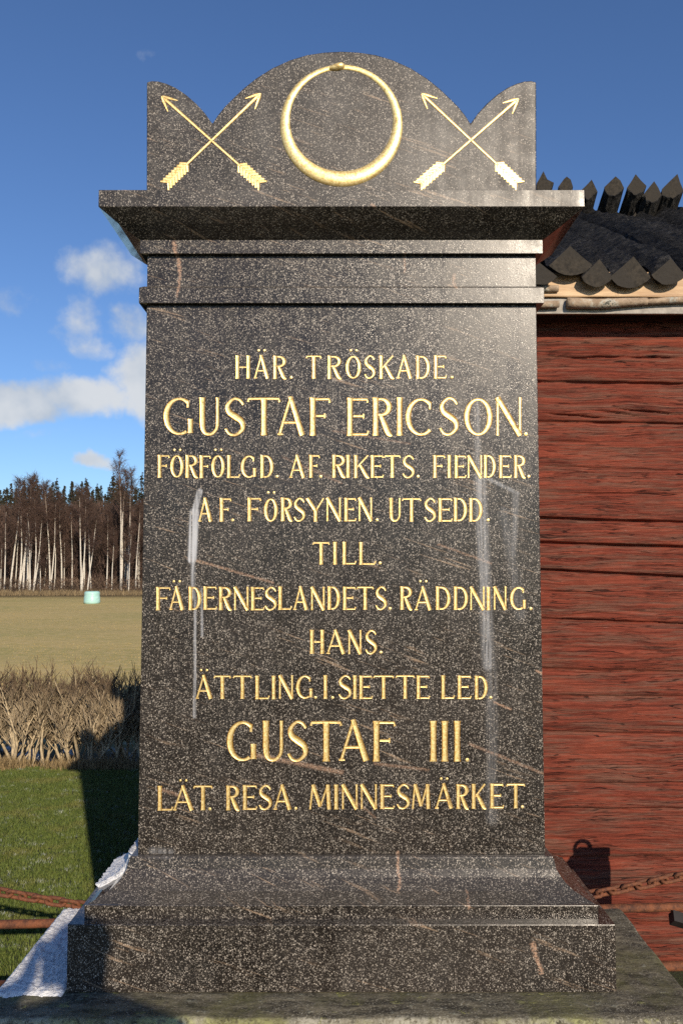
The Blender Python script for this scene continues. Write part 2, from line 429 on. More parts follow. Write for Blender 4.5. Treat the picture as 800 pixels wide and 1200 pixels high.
def glyph(ch, W):
    """strokes (points x,y,w) in units of cap height; W = letter width in the same units"""
    s = []; k = TK; n = TN
    if ch == 'H': s = [stem(k, 0, 1), stem(W - k, 0, 1), line(k * 2, .5, W - k * 2, .5, n)]
    elif ch == 'I': s = [stem(W / 2, 0, 1, k)]
    elif ch == 'A': s = [line(.03, 0, W * .46, 1.0, n * 1.1), line(W * .44, 1.02, W - k, 0, k * .8, k * 1.05), line(W * .17, .34, W * .70, .34, n), serif(.05, n * .8, .07)]
    elif ch == 'R':
        s = [stem(k, 0, 1), [(k, 1 - n, n)] + elli(W * .46, .755, W * .40, .245 - n, 88, -88, 16) + [(k, .51 + n, n)], smooth([(W * .44, .52, k * .7), (W * .62, .30, k), (W * .82, .06, k), (W * 1.0, .0, n)], 5)]
    elif ch == 'T': s = [stem(W / 2, 0, .95), [(.03, .88, n * 1.2), (.05, .96, n), (W * .3, .965, n), (W * .7, .965, n), (W - .05, .96, n), (W - .03, .88, n * 1.2)]]
    elif ch == 'O': s = [('c', elli(W / 2, .5, W / 2 - k, .5 - n, 0, 360, 36)[:-1])]
    elif ch == 'S': s = [smooth([(W * .88, .82, n), (W * .72, .94, n * 1.1), (W * .45, .97, n * 1.1), (W * .17, .80, k * .75), (W * .24, .62, k * 1.0), (W * .52, .50, k * 1.15), (W * .80, .37, k * 1.0), (W * .84, .18, k * .75), (W * .55, .03, n * 1.1), (W * .26, .05, n * 1.1), (W * .08, .19, n)], 6)]
    elif ch == 'K': s = [stem(k, 0, 1), line(k * 1.5, .46, W * .92, 1, n * 1.1), smooth([(W * .38, .60, k * .7), (W * .62, .32, k), (W * .85, .06, k), (W, .01, n)], 4)]
    elif ch == 'D': s = [stem(k, 0, 1), [(k, 1 - n, n)] + elli(W * .40, .5, W * .60 - k, .5 - n, 90, -90, 20) + [(k, n, n)]]
    elif ch == 'E': s = [stem(k, 0, 1), [(k, 1 - n, n), (W * .5, 1 - n, n), (W * .94, 1 - n, n), (W * .97, .88, n * 1.1)], line(k * 2, .52, W * .78, .52, n), line(W * .78, .46, W * .78, .58, n * .8), [(k, n, n), (W * .5, n, n), (W * .95, n, n), (W, .13, n * 1.1)]]
    elif ch == 'F': s = [stem(k, 0, 1), [(k, 1 - n, n), (W * .5, 1 - n, n), (W * .94, 1 - n, n), (W * .98, .87, n * 1.1)], line(k * 2, .52, W * .74, .52, n), line(W * .74, .46, W * .74, .58, n * .8)]
    elif ch == 'L': s = [stem(k, 0, 1), [(k, n, n), (W * .5, n, n), (W * .93, n, n), (W, .15, n * 1.2)]]
    elif ch == 'U': s = [stem(k * 1.3, .30, 1)[1:], smooth([(k * 1.3, .40, k), (k * 1.5, .18, k * .9), (W * .36, .05, n * 1.4), (W * .62, .05, n * 1.2), (W - k * 1.2, .2, n * 1.2), (W - k, .42, n * 1.2)], 5), stem(W - k, .38, 1, n * 1.2)]
    elif ch == 'C': s = [elli(W * .54, .5, W * .54 - k, .5 - n, 48, 312, 26), line(W * .54 + (W * .54 - k) * .67, .70, W * .54 + (W * .54 - k) * .69, .90, n)]
    elif ch == 'G': s = [elli(W * .54, .5, W * .54 - k, .5 - n, 52, 300, 26), stem(W - k * 1.1, .06, .43, k * .9), line(W * .54 + (W * .54 - k) * .615, .73, W * .54 + (W * .54 - k) * .635, .92, n)]
    elif ch == 'N': s = [stem(n * 1.5, 0, 1, n * 1.15), line(n * 1.2, 1.0, W - n * 1.5, 0, k), stem(W - n * 1.5, 0, 1, n * 1.15)]
    elif ch == 'Y': s = [line(.02, 1, W * .5, .46, k), line(W * .96, 1, W * .52, .46, n * 1.1), stem(W * .5, 0, .5)]
    elif ch == 'M': s = [line(.03, 0, W * .16, 1, n * 1.15), line(W * .16, 1, W * .5, .12, k * .95), line(W * .84, 1, W * .5, .12, n * 1.1), line(W * .84, 1, W - k, 0, k)]
    return s
def dot(b, x, y, r):
    pts = [(x + r * cos(a * pi / 4), y + r * sin(a * pi / 4)) for a in range(8)]
    i = len(b.v)
    b.grid([[face(x + (px - x) * q, y + (py - y) * q, h) for px, py in pts] for q, h in ((1.0, -.001), (.8, .002), (.3, .0026))], closed=True)
    b.quad([face(x + (px - x) * .3, y + (py - y) * .3, .0026) for px, py in pts])
LINES = [
 (417, 444, [('H', 276, 293.5), ('Ä', 298, 316), ('R', 320, 335.5), ('.', 341), ('T', 358.5, 377), ('R', 383.5, 400), ('Ö', 404.5, 423.5), ('S', 426.5, 440), ('K', 444, 461.5), ('A', 465, 483), ('D', 487, 504), ('E', 508, 522.5), ('.', 529)]),
 (466, 510.5, [('G', 191, 227.5), ('U', 232, 259), ('S', 262.5, 288.5), ('T', 289.5, 329), ('A', 326, 358), ('F', 362.5, 387), ('E', 406, 431.5), ('R', 436, 459), ('I', 465, 471), ('C', 474, 509.5), ('S', 513.5, 538), ('O', 542.5, 577.5), ('N', 580, 611.5), ('.', 615.5)]),
 (533.5, 560, [('F', 185, 199), ('Ö', 199.5, 216), ('R', 217.5, 232), ('F', 234, 247), ('Ö', 247.5, 264), ('L', 266, 281), ('G', 282, 301), ('D', 305, 321), ('.', 324.5), ('A', 339.5, 358), ('F', 362, 374.5), ('.', 375.5), ('R', 389, 404.5), ('I', 405.5, 410), ('K', 414.5, 432.5), ('E', 434, 449), ('T', 449.5, 469.5), ('S', 471, 486), ('.', 489.5), ('F', 507, 521), ('I', 524, 528), ('E', 532, 545.5), ('N', 547, 565), ('D', 566, 581), ('E', 584, 598.5), ('R', 601.5, 615), ('.', 619)]),
 (583.5, 611, [('A', 233, 249.5), ('F', 257.5, 271), ('.', 272.5), ('F', 290, 306), ('Ö', 309, 326), ('R', 329, 342.5), ('S', 344, 358), ('Y', 359.5, 380), ('N', 382, 400), ('E', 403, 417), ('N', 419.5, 436.5), ('.', 441.5), ('U', 455, 470.5), ('T', 470.5, 493.5), ('S', 496.5, 511), ('E', 513, 529.5), ('D', 531, 547.5), ('D', 549, 565.5), ('.', 571.5)]),
 (635, 661.5, [('T', 366, 386.5), ('I', 390, 395), ('L', 401, 417), ('L', 420.5, 440), ('.', 445)]),
 (687.5, 714.8, [('F', 183, 200), ('Ä', 199, 216.5), ('D', 221, 236.5), ('E', 238.5, 254), ('R', 256.5, 271.5), ('N', 274, 292), ('E', 294, 309.5), ('S', 310, 325), ('L', 326, 341.5), ('A', 344, 361.5), ('N', 364, 381), ('D', 383.5, 399), ('E', 401.5, 416.5), ('T', 417.5, 438), ('S', 439.5, 453.5), ('.', 456.5), ('R', 468.5, 482.5), ('Ä', 486, 506), ('D', 510, 528), ('D', 531, 548.5), ('N', 550, 568), ('I', 569.5, 574), ('N', 577.5, 593.5), ('G', 596.5, 616.5), ('.', 621.5)]),
 (738, 766, [('H', 363, 380), ('A', 383, 405), ('N', 407.5, 424), ('S', 427.5, 442), ('.', 446)]),
 (791.5, 819, [('Ä', 230, 249.5), ('T', 250.5, 271), ('T', 273, 295.5), ('L', 299, 315.5), ('I', 318.5, 323), ('N', 326.5, 344), ('G', 346.5, 367), ('.', 369.5), ('I', 379, 383.5), ('.', 389.5), ('S', 396, 412.5), ('I', 413.5, 418), ('E', 420.5, 436), ('T', 437, 461.5), ('T', 463, 486), ('E', 487.5, 503), ('L', 516.5, 532), ('E', 535.5, 551.5), ('D', 555.5, 571.5), ('.', 574.5)]),
 (844.5, 892, [('G', 265, 301.5), ('U', 306, 334), ('S', 336, 361.5), ('T', 363, 401), ('A', 398, 433), ('F', 436.5, 463), ('I', 503.5, 511), ('I', 517, 524.5), ('I', 531, 539.5), ('.', 547)]),
 (919.5, 948.5, [('L', 185, 202.5), ('Ä', 203.5, 227.5), ('T', 226.5, 249.5), ('.', 246), ('R', 265, 280.5), ('E', 284.5, 301), ('S', 303, 319), ('A', 321, 342), ('.', 346.5), ('M', 362.5, 388), ('I', 391.5, 396), ('N', 400, 419.5), ('N', 422, 442), ('E', 445, 461.5), ('S', 464, 480.5), ('M', 482.5, 504), ('Ä', 510, 531), ('R', 534, 548.5), ('K', 552, 569), ('E', 573.5, 589.5), ('T', 592.5, 615), ('.', 611.5)]),
]
for yt, yb, gl in LINES:
    b = MB(); cap = yb - yt; big = cap > 40; wk = .92 if big else .98
    lastx = None
    for e in gl:
        if lastx is not None and e[1] - lastx > cap * .22 and e[0] != '.' and len(b.f):
            b.build('inscription_word', GM, mon, normals=True); b = MB()
        lastx = e[-1]
        ch = e[0]; rise = (e[1] - 400) / 215 * (-1.4 if yb > 940 else 0)
        base = yb + rise
        if ch == '.': dot(b, e[1], base - 1.6, 2.1 if not big else 2.6); continue
        x0, x1 = e[1], e[2]; Wd = (x1 - x0) / cap
        core = {'Ä': 'A', 'Ö': 'O'}.get(ch, ch)
        jit = U(-.4, .4)
        for st in glyph(core, Wd):
            closed = isinstance(st, tuple) and st[0] == 'c'
            if closed: st = st[1]
            ribbon(b, [(x0 + p[0] * cap, base + jit - p[1] * cap) for p in st], [max(p[2] * cap * wk, .85) for p in st], closed)
        if ch in 'ÄÖ':
            m = (x0 + x1) / 2 - (.6 if ch == 'Ä' else 0)
            for s_ in (-3.4, 3.4): dot(b, m + s_, yt + rise - 6.2, 1.75)
    b.build('inscription_word', GM, mon, normals=True)
# ring: a serpent biting its tail
def serpent():
    b = MB(); N = 96; cx, cy, rc = 400, 147.3, 66.5; rows = []
    for i in range(N + 1):
        a = 2 * pi * i / N                  # 0 at the top, clockwise
        q = (1 - cos(a)) / 2
        wd = 3.2 + 6.0 * q ** 1.1
        r = 71.8 - wd
        row = []
        for k in range(9):
            th = pi * k / 8
            row.append(face(cx + (r + wd * cos(th)) * sin(a), cy - (r + wd * cos(th)) * cos(a), wd * MM * .48 * sin(th) - .001))
        rows.append(row)
    b.grid(rows); return b.build('serpent_ring', M_gold, mon, smooth=True, normals=True)
sr = serpent()
b = MB()
hp = smooth([(386, 80.5, 2.2), (391, 79.5, 3.6), (396, 78.6, 4.4), (401, 77.8, 4.0), (404, 78.2, 1.6)], 4)
rows = []
for i, (x, y, wd) in enumerate(hp):
    rows.append([face(x, y + wd * cos(pi * k / 8), wd * MM * 1.25 * sin(pi * k / 8) - .001) for k in range(9)])
b.grid(rows); h_ = b.build('serpent_head', M_gold, mon, smooth=True, normals=True)
for s in (-1,): 
    b = MB(); dot(b, 399, 76.4, 1.0)
    b.build('serpent_eye', simple('dark_recess', (.05, .03, .01), .6), mon)
def arrow(tip, fs, fe):
    """tip, feather start, feather end in photo pixels"""
    b = MB(); tx, ty = tip; ex, ey = fe; L = math.hypot(ex - tx, ey - ty); ux, uy = (ex - tx) / L, (ey - ty) / L; nx, ny = -uy, ux
    def P(a, c): return (tx + ux * a + nx * c, ty + uy * a + ny * c)
    Lf = math.hypot(fs[0] - tx, fs[1] - ty)
    def st(pts, ws): ribbon(b, pts, ws)
    st([P(3, 0), P(Lf * .3, 0), P(Lf * .62, 0), P(Lf + 3, 0)], [2.0, 1.7, 1.5, 1.4])
    for s in (-1, 1):
        st([P(0, 0), P(5, 2.6 * s), P(10, 5.0 * s), P(17, 8.5 * s)], [1.2, 1.9, 1.5, .7])
        i0 = [P(Lf + 2, .6 * s), P(Lf + 7, 6.2 * s), P(L + 1, 6.2 * s), P(L - 4, .6 * s)]
        b.quad([face(x_, y_, .0012) for x_, y_ in i0], 0); b.quad([face(x_, y_, .0011) for x_, y_ in reversed(i0)], 0)
        for k in range(8):
            a = Lf + 1 + k * (L - Lf - 4) / 7
            st([P(a, .8 * s), P(a + 3, 4.2 * s), P(a + 5.5, 7.2 * s)], [1.7, 1.5, 1.2])
    st([P(Lf, 0), P((Lf + L) / 2, 0), P(L - 3, 0)], [1.2, 1.1, 1.0])
    b.build('arrow', GM, mon, normals=True)
arrow((190, 113), (280, 193), (306, 216)); arrow((305.5, 110), (221.5, 193), (195, 216))
arrow((494, 110), (581, 191), (607, 216)); arrow((607, 116), (520.5, 192), (491, 217))

# ------------------------------------------------------------------ base slab
def m_slab(t, p):
    c = objc(t)
    c = t.v('ADD', c, t.v('SCALE', t.v('SUBTRACT', t.noise(c, 6, 4, .7, col=True), (.5, .5, .5)), .05)); n1 = t.noise(c, 5, 6, .65); n2 = t.noise(t.v('MULTIPLY', c, (9, 30, 30)), 1, 6, .7); n3 = t.noise(c, 60, 4, .7)
    a = t.mix(t.ss(n2, .35, .66), (.024, .020, .012), (.165, .145, .098))
    a = t.mix(t.m('MULTIPLY', t.ss(n1, .45, .68), .65), a, (.115, .112, .038))
    a = t.mix(t.m('MULTIPLY', t.ss(n3, .5, .8), .5), a, (.19, .18, .145))
    a = t.mix(t.m('MULTIPLY', t.ss(t.noise(c, 170, 3, .7), .52, .70), t.ss(n1, .40, .56, .95, .35)), a, (.42, .39, .30))
    a = t.mix(t.ss(t.noise(t.v('MULTIPLY', c, (1, 2.5, 1)), 42, 4, .7), .44, .34, 0, .8), a, (.014, .012, .008))
    v = t.vor(t.v('ADD', t.v('MULTIPLY', c, (1, 1.6, 1)), t.v('SCALE', t.noise(c, 40, 4, .7, col=True), .085)), 24)
    rr = t.sep(v.outputs['Color'])
    yy = t.sep(c)[1]
    lich = t.m('MULTIPLY', t.ss(v.outputs['Distance'], .15, .42, 1, 0), t.ss(t.m('ADD', rr[0], t.m('MULTIPLY', yy, -.75)), .82, .98))
    a = t.mix(t.m('MULTIPLY', lich, t.ss(n3, .35, .6, .2, .9)), a, t.mix(t.ss(rr[1], .5, .55), (.26, .26, .20), (.27, .27, .085)))
    e = t.m('MULTIPLY', t.ss(t.m('ADD', yy, t.m('MULTIPLY', t.noise(c, 30, 4, .7), .03)), -(SB - SF) / 2 + .030, -(SB - SF) / 2 + .006), t.ss(n3, .36, .58))
    a = t.mix(e, a, t.mix(t.ss(n1, .45, .6), (.36, .34, .27), (.34, .34, .14)))
    t.put(p.inputs['Base Color'], a); p.inputs['Roughness'].default_value = .92
    bump(t, p, t.m('ADD', n2, t.m('ADD', t.m('MULTIPLY', n3, .5), t.m('MULTIPLY', lich, .5))), .7, .008)
dslab = lambda y: (Z_SLAB - EYE) / ((zat(y, 1.0) - EYE))
SF, SB = dslab(1193), dslab(1063.5)
M_slab = mat('mossy_slab_stone', m_slab)
SL, SR = xat(76, 1064, SB), xat(726, 1063, SB)
def rough_block(name, a, b_, m, root, amp, step=.03):
    """block whose faces are fine grids, edges worn"""
    bm = bmesh.new(); bmesh.ops.create_cube(bm, size=1)
    for v in bm.verts:
        v.co = Vector([(a[i] + b_[i]) / 2 + v.co[i] * (b_[i] - a[i]) for i in range(3)])
    bmesh.ops.bevel(bm, geom=[e for e in bm.edges], offset=.012, segments=2, affect='EDGES', profile=.6)
    for ax in range(3):
        n = max(1, int((b_[ax] - a[ax]) / step))
        for i in range(1, n):
            co = [0, 0, 0]; no = [0, 0, 0]; co[ax] = a[ax] + (b_[ax] - a[ax]) * i / n; no[ax] = 1
            bmesh.ops.bisect_plane(bm, geom=bm.verts[:] + bm.edges[:] + bm.faces[:], plane_co=co, plane_no=no)
    bm.normal_update()
    for v in bm.verts: v.co += v.normal * (amp * fbm(v.co, 9) )
    for v in bm.verts: v.co -= Vector(root.location) if root else Vector((0, 0, 0))
    me = bpy.data.meshes.new(name); bm.to_mesh(me); bm.free(); me.materials.append(m)
    for q in me.polygons: q.use_smooth = True
    o = bpy.data.objects.new(name, me); COL.objects.link(o)
    if root: o.parent = root
    return o
slab = empty('base_slab', ((SL + SR) / 2, (SF + SB) / 2, 0), 'mossy lichen-spotted stone slab carrying the dark memorial', 'stone base')
rough_block('slab', (SL, SF, Z_SLAB - .17), (SR, SB, Z_SLAB - .003), M_slab, slab, .004)
rough_block('footing', (SL + .05, SF + .05, -.1), (SR - .05, SB - .04, Z_SLAB - .16), M_slab, slab, .012, .06)

# frost crust left in the shade side
def m_frost(t, p):
    c = objc(t); n = t.noise(c, 90, 4, .7); n2 = t.noise(c, 16, 4, .7)
    a = t.mix(t.ss(n, .25, .6), (.55, .55, .56), (.86, .86, .85))
    a = t.mix(t.m('MULTIPLY', t.ss(n2, .60, .78), .6), a, (.30, .31, .31))
    t.put(p.inputs['Base Color'], a); p.inputs['Roughness'].default_value = .8
    bump(t, p, t.m('ADD', n, n2), 1.0, .008)
M_frost = mat('frost', m_frost)
def frost_slab():
    b = MB(); nx, ny = 46, 90; X0, X1 = SL - .004, -H - plinth_o - .004; Y0, Y1 = dslab(1168), SB - .006
    def P(i, j):
        x = X0 + (X1 - X0) * i / nx; y = Y0 + (Y1 - Y0) * j / ny
        if j == 0: y += .030 * fbm((x * 22, 3, 1)) + .018 * fbm((x * 70, 1, 1))
        e = min(i / 3, (nx - i) / 2, j / 3, (ny - j) / 2, 1)
        if i == 0: x += .006 + .010 * fbm((y * 40, 7, 2))
        h = -.004 + (.011 + .004 * fbm((x * 30, y * 30, 0)) + .005 * fbm((x * 130, y * 130, 5))) * sqrt(max(e, 0)) - (.002 if e == 0 else 0)
        return (x, y, Z_SLAB - .003 + h)
    b.grid([[P(i, j) for i in range(nx + 1)] for j in range(ny + 1)])
    o = b.build('frost_crust', M_frost, smooth=True, origin=((X0 + X1) / 2, (Y0 + Y1) / 2, Z_SLAB), normals=True)
    tag(o, 'white granular frost crust lying on the left end of the mossy base slab', 'frost')
frost_slab()
def frost_mould():
    b = MB(); pr = br[3:]
    rows = []
    N = 30
    pts = []
    for (o0, z0), (o1, z1) in zip(pr, pr[1:]):
        for k in range(6): pts.append((o0 + (o1 - o0) * k / 6, z0 + (z1 - z0) * k / 6))
    pts.append(pr[-1])
    n = len(pts)
    for j, (o, z) in enumerate(pts):
        row = []
        for i in range(N + 1):
            f = i / N; ys = D0 - o + .012 + .13 * (1 - j / n) ** .8 + .014 * fbm((z * 40, 2, 9)); ye = BACK - .01
            y = ys + (ye - ys) * f
            e = min(i / 1, (N - i) / 1, j / 2, (n - 1 - j) / 1.0, 1); e = max(e, 0)
            hh = (-.004 if e == 0 else .003) + e * (.010 + .004 * fbm((y * 25, z * 25, 4)) + .006 * fbm((y * 120, z * 120, 4)))
            row.append((-H - o - hh, y, z + hh * .5))
        rows.append(row)
    b.grid(rows)
    o = b.build('frost_crust', M_frost, smooth=True, origin=(-H - .03, D0 + .1, pts[0][1]), normals=True)
    tag(o, 'thin white frost clinging to the left side of the curved base moulding', 'frost')
frost_mould()

# ------------------------------------------------------------------ log barn
WD = 4.69                       # front wall plane
BX0, BX1 = -.72, 6.5
def m_wall(t, p):
    c0 = objc(t)
    c = t.v('ADD', c0, t.v('MULTIPLY', t.v('SUBTRACT', t.noise(t.v('MULTIPLY', c0, (1.5, 1, 4)), 1.5, 3, .6, col=True), (.5, .5, .5)), (0, 0, .05)))
    g = t.noise(t.v('MULTIPLY', c, (2.2, 8, 75)), 1, 6, .7); g2 = t.noise(t.v('MULTIPLY', c, (7, 30, 300)), 1, 4, .65)
    n1 = t.noise(t.v('MULTIPLY', c, (1.3, 1, 7)), 1.4, 5, .6)
    red = t.mix(t.ss(g, .34, .64), (.088, .019, .011), (.225, .047, .026))
    red = t.mix(t.ss(n1, .42, .66), red, t.mix(t.ss(g, .3, .7), (.150, .032, .017), (.285, .066, .036)))
    weather = t.m('MULTIPLY', t.ss(t.noise(t.v('MULTIPLY', c, (1.6, 1, 26)), 1.2, 6, .72), .44, .62), .72)
    red = t.mix(weather, red, t.mix(t.ss(g2, .32, .68), (.070, .034, .023), (.215, .115, .080)))
    red = t.mix(t.ss(g2, .26, .42, .6, 0), red, (.028, .010, .007))
    # long drying cracks along the grain
    k1 = t.noise(t.v('MULTIPLY', c, (.9, 1, 17)), 1, 3, .5); k2 = t.noise(t.v('MULTIPLY', c, (2.0, 1, 6)), 1.3, 3)
    crk = t.m('MULTIPLY', t.ss(t.m('ABSOLUTE', t.m('SUBTRACT', k1, .5)), .002, .008, 1, 0), t.ss(k2, .52, .60))
    k3 = t.noise(t.v('MULTIPLY', c, (1.8, 1, 48)), 1, 3, .5)
    crk = t.m('MAXIMUM', crk, t.m('MULTIPLY', t.ss(t.m('ABSOLUTE', t.m('SUBTRACT', k3, .5)), .004, .014, .6, 0), t.ss(k2, .52, .44)))
    red = t.mix(t.m('MULTIPLY', crk, .85), red, (.020, .008, .006))
    kn = t.vor(t.v('MULTIPLY', c, (2.6, 1, 6.5)), 1.0)
    knot = t.m('MULTIPLY', t.ss(kn.outputs['Distance'], .05, .11, 1, 0), t.ss(t.sep(kn.outputs['Color'])[0], .60, .66))
    red = t.mix(t.m('MULTIPLY', knot, .45), red, (.045, .016, .010))
    fl = t.m('MULTIPLY', t.ss(g2, .64, .74), t.ss(t.noise(t.v('MULTIPLY', c, (7, 1, 20)), 1.6, 3), .54, .66))
    red = t.mix(t.m('MULTIPLY', fl, .8), red, (.46, .33, .26))
    t.put(p.inputs['Base Color'], red); p.inputs['Roughness'].default_value = .85
    p.inputs['Specular IOR Level'].default_value = .25
    bump(t, p, t.m('SUBTRACT', t.m('ADD', t.m('MULTIPLY', g, .8), t.m('MULTIPLY', g2, .5)), t.m('MULTIPLY', crk, 1.2)), .9, .014)
M_wall = mat('red_log_wall', m_wall)
barn = empty('log_barn', ((BX0 + BX1) / 2, WD, 0), 'weathered red log barn with tarred split-log roof to the right of the memorial', 'barn')
seams = [(330, 330, 1, .03), (447, 450, 1, .035), (494, 497, .8, .03), (607, 612, .7, .05), (636, 641, .8, .05), (668, 676, .8, .05), (725, 731, .5, .03), (783, 787, .35, .012), (815, 816, .35, .012), (857, 861, .4, .015),
         (917, 918, .4, .015), (947, 948, .7, .025), (1005, 1003, .45, .014), (1083, 1081, 1.0, .04), (1143, 1143, 1, .03), (1230, 1230, 1, .04)]
cracks = [((632, 419), (690, 420), .02), ((670, 420), (735, 418), .03), ((730, 419), (800, 420), .028), ((632, 484), (716, 491), .03), ((686, 480), (760, 490), .024), ((715, 479), (800, 487), .03),
          ((632, 546), (720, 549), .012), ((690, 549), (800, 552), .012), ((632, 577), (800, 580), .014), ((632, 517), (695, 519), .016), ((632, 693), (690, 695), .02), ((660, 721), (720, 718), .015), ((722, 716), (778, 719), .012), ((632, 1042), (800, 1040), .010),
          ((640, 787), (720, 790), .012), ((632, 757), (800, 764), .008), ((632, 884), (800, 880), .008), ((700, 1009), (760, 1003), .01), ((690, 932), (800, 935), .01), ((632, 980), (700, 983), .01)]
SZ = [(zat(a, WD), zat(b_, WD), k, dp) for a, b_, k, dp in seams]
xa, xb = xat(632, 700, WD), xat(800, 700, WD)
CZ = [(xat(a[0], a[1], WD), zat(a[1], WD), xat(b_[0], b_[1], WD), zat(b_[1], WD), dp) for a, b_, dp in cracks]
def wall_disp(x, z):
    d = 0.0; f = (x - xa) / (xb - xa); f = max(-1.2, min(3.0, f))
    wv = .006 * mnoise.noise(Vector((x * 2.3, z * 1.2, 3))) + .003 * mnoise.noise(Vector((x * 9, z * 3, 8)))
    zs = []
    for za, zb, k, dp in SZ:
        s = za + (zb - za) * f + wv; zs.append(s)
        q = abs(z - s) / .011
        if q < 1: d += dp * (1 - q) ** .8 * (.75 + .5 * mnoise.noise(Vector((x * 6, s * 7, 1))))
    for i in range(len(zs) - 1):           # rounded hewn faces, lower edge a little proud
        if zs[i + 1] <= z <= zs[i]:
            t = (zs[i] - z) / (zs[i] - zs[i + 1]); d -= .010 * (1 - (2 * t - 1) ** 4) + .006 * t - .006 * mnoise.noise(Vector((i * 3.1, 0, 0)))
    for x0, z0, x1, z1, dp in CZ:
        if x0 <= x <= x1:
            t = (x - x0) / (x1 - x0); s = z0 + (z1 - z0) * t + wv + .004 * mnoise.noise(Vector((x * 12, z0, 2)))
            q = abs(z - s) / (.0065 * (.4 + 1.2 * sin(pi * t)))
            if q < 1: d += dp * (1 - q) * (sin(pi * t) ** .5)
    return d + .004 * fbm((x * 1.5, z * 14, 2))
WT = zat(350, WD)
def wall():
    b = MB(); xs_ = []
    x = BX0
    while x < BX1: xs_.append(x); x += .018 if xa - .05 < x < xb + .25 else .09
    xs_.append(BX1); zs_ = []
    z = -.4
    while z < WT: zs_.append(z); z += .0042
    b.grid([[(x, WD + wall_disp(x, z), z) for x in xs_] for z in zs_])
    # back and gable walls (plain outer faces)
    bk = 9.9; rz = WT + .6
    return b.build('log_wall', M_wall, barn, smooth=True)
wall()
b = MB(); bk = 2 * 7.0 - WD
b.box((BX0, WD + .07, -.8), (BX0 + .14, bk, WT)); b.box((BX1 - .14, WD + .07, -.8), (BX1, bk, WT)); b.box((BX0 + .14, bk - .14, -.8), (BX1 - .14, bk, WT))
b.build('outer_wall', M_wall, barn)
# roof
EV = 4.42; RD = 7.0
za_eave = zat(334, EV); slope = 0
z_ridge = zat(242, RD)
zap = zat(303, EV)
slope = (z_ridge - zap) / (RD - EV)
def m_pole(t, p):
    c = objc(t); g = t.noise(t.v('MULTIPLY', c, (30, 2.5, 30)), 1, 6, .75); n = t.noise(t.v('MULTIPLY', c, (34, 1.1, 34)), 1, 5, .7)
    a = t.mix(t.ss(g, .34, .68), (.006, .006, .006), (.052, .049, .046))
    t.put(p.inputs['Base Color'], t.mix(t.m('MULTIPLY', t.ss(n, .52, .7), .6), a, (.15, .14, .13)))
    t.put(p.inputs['Roughness'], t.ss(g, .3, .7, .65, .95)); p.inputs['Specular IOR Level'].default_value = .3; bump(t, p, t.m('ADD', g, n), 1.0, .06)
M_pole = mat('tarred_log', m_pole)
def m_end(t, p):
    c = objc(t); n = t.noise(c, 40, 5, .65); n2 = t.noise(c, 7, 3)
    a = t.mix(t.ss(n, .3, .7), (.014, .011, .007), (.044, .035, .024))
    t.put(p.inputs['Base Color'], t.mix(t.ss(n2, .4, .6), a, (.028, .023, .017))); p.inputs['Roughness'].default_value = .9; bump(t, p, n, .6, .01)
M_end = mat('grey_end_grain', m_end)
def pole(x, wd, ht, y0, z0, y1, z1, ridge=False, name='roof_pole', tw=0.0):
    """quarter-split log: apex up, rounded belly down, running from (y0,z0) to (y1,z1); (y,z) is the apex line"""
    b = MB(); NS = 44; rows = []
    for i in range(NS + 1):
        t = i / NS; y = y0 + (y1 - y0) * t; z = z0 + (z1 - z0) * t
        q = 1 - .15 * t; row = []; wq = 1 - (0 if ridge else .24) * min(1, t / .06); ap = 0 if ridge or i == 0 else .030 * mnoise.noise(Vector((x * 13, y * .8, 5))) + (.02 if int(x * 100) % 2 else -.02)
        sect = [(0, 0), (.25, -.33), (.52, -.66), (.42, -.80), (.29, -.91), (.15, -.98), (0, -1.0), (-.15, -.98), (-.29, -.91), (-.42, -.80), (-.52, -.66), (-.25, -.33)]
        for j, (u, v) in enumerate(sect):
            n_ = (.006 if i == 0 else .026) * mnoise.noise(Vector((x * 7 + j * 1.3, y * 2.3, z))) + (.003 if i == 0 else .014) * mnoise.noise(Vector((x * 17 + j * 2.3, y * 6.3, z))) + (0 if i == 0 else .016) * mnoise.noise(Vector((x * 41 + j * 7.7, y * 11, 2)))
            row.append((x + (u * wq + tw * v) * wd * q + n_ * .5, y, z + v * ht * q + n_ + (ap if j in (0, 1, 11) else 0)))
        rows.append(row)
    if ridge:      # the cut end of a ridge pole slants
        for k, (px, py, pz) in enumerate(rows[-1]): rows[-1][k] = (px, py - .10 * (pz - z1), pz)
    b.grid(rows, closed=True)
    b.quad(list(reversed(rows[0])), 1); b.quad(rows[-1], 1)
    o = b.build(name, [M_pole, M_end], barn, normals=True); return o
ends = [(668, 287, 50, 34), (702, 303, 36, 32), (743, 299, 48, 36), (786, 302, 40, 30)]
px_ = []
for cx, ay, wpx, hpx in ends: px_.append((xat(cx, ay, EV), zat(ay, EV), wpx * EV / F * 1.0, hpx * EV / F * 1.08))
x = px_[0][0] - .2
while x > BX0 - .1: px_.append((x, zap + U(-.03, .03), U(.18, .23), U(.14, .18))); x -= U(.17, .21)
x = px_[3][0] + .2
while x < BX1 + .2: px_.append((x, zap + U(-.03, .03), U(.18, .23), U(.14, .18))); x += U(.17, .21)
for (x, za, wd, ht) in px_:
    pole(x, wd, ht, EV + U(-.02, .02), za, RD + .05, z_ridge + (za - zap) * .3 + .01, tw=U(-.15, .15))
    pole(x + U(-.03, .03), wd, ht, 2 * RD - EV, zap, RD - .08, z_ridge + .02 - .13, ridge=False)
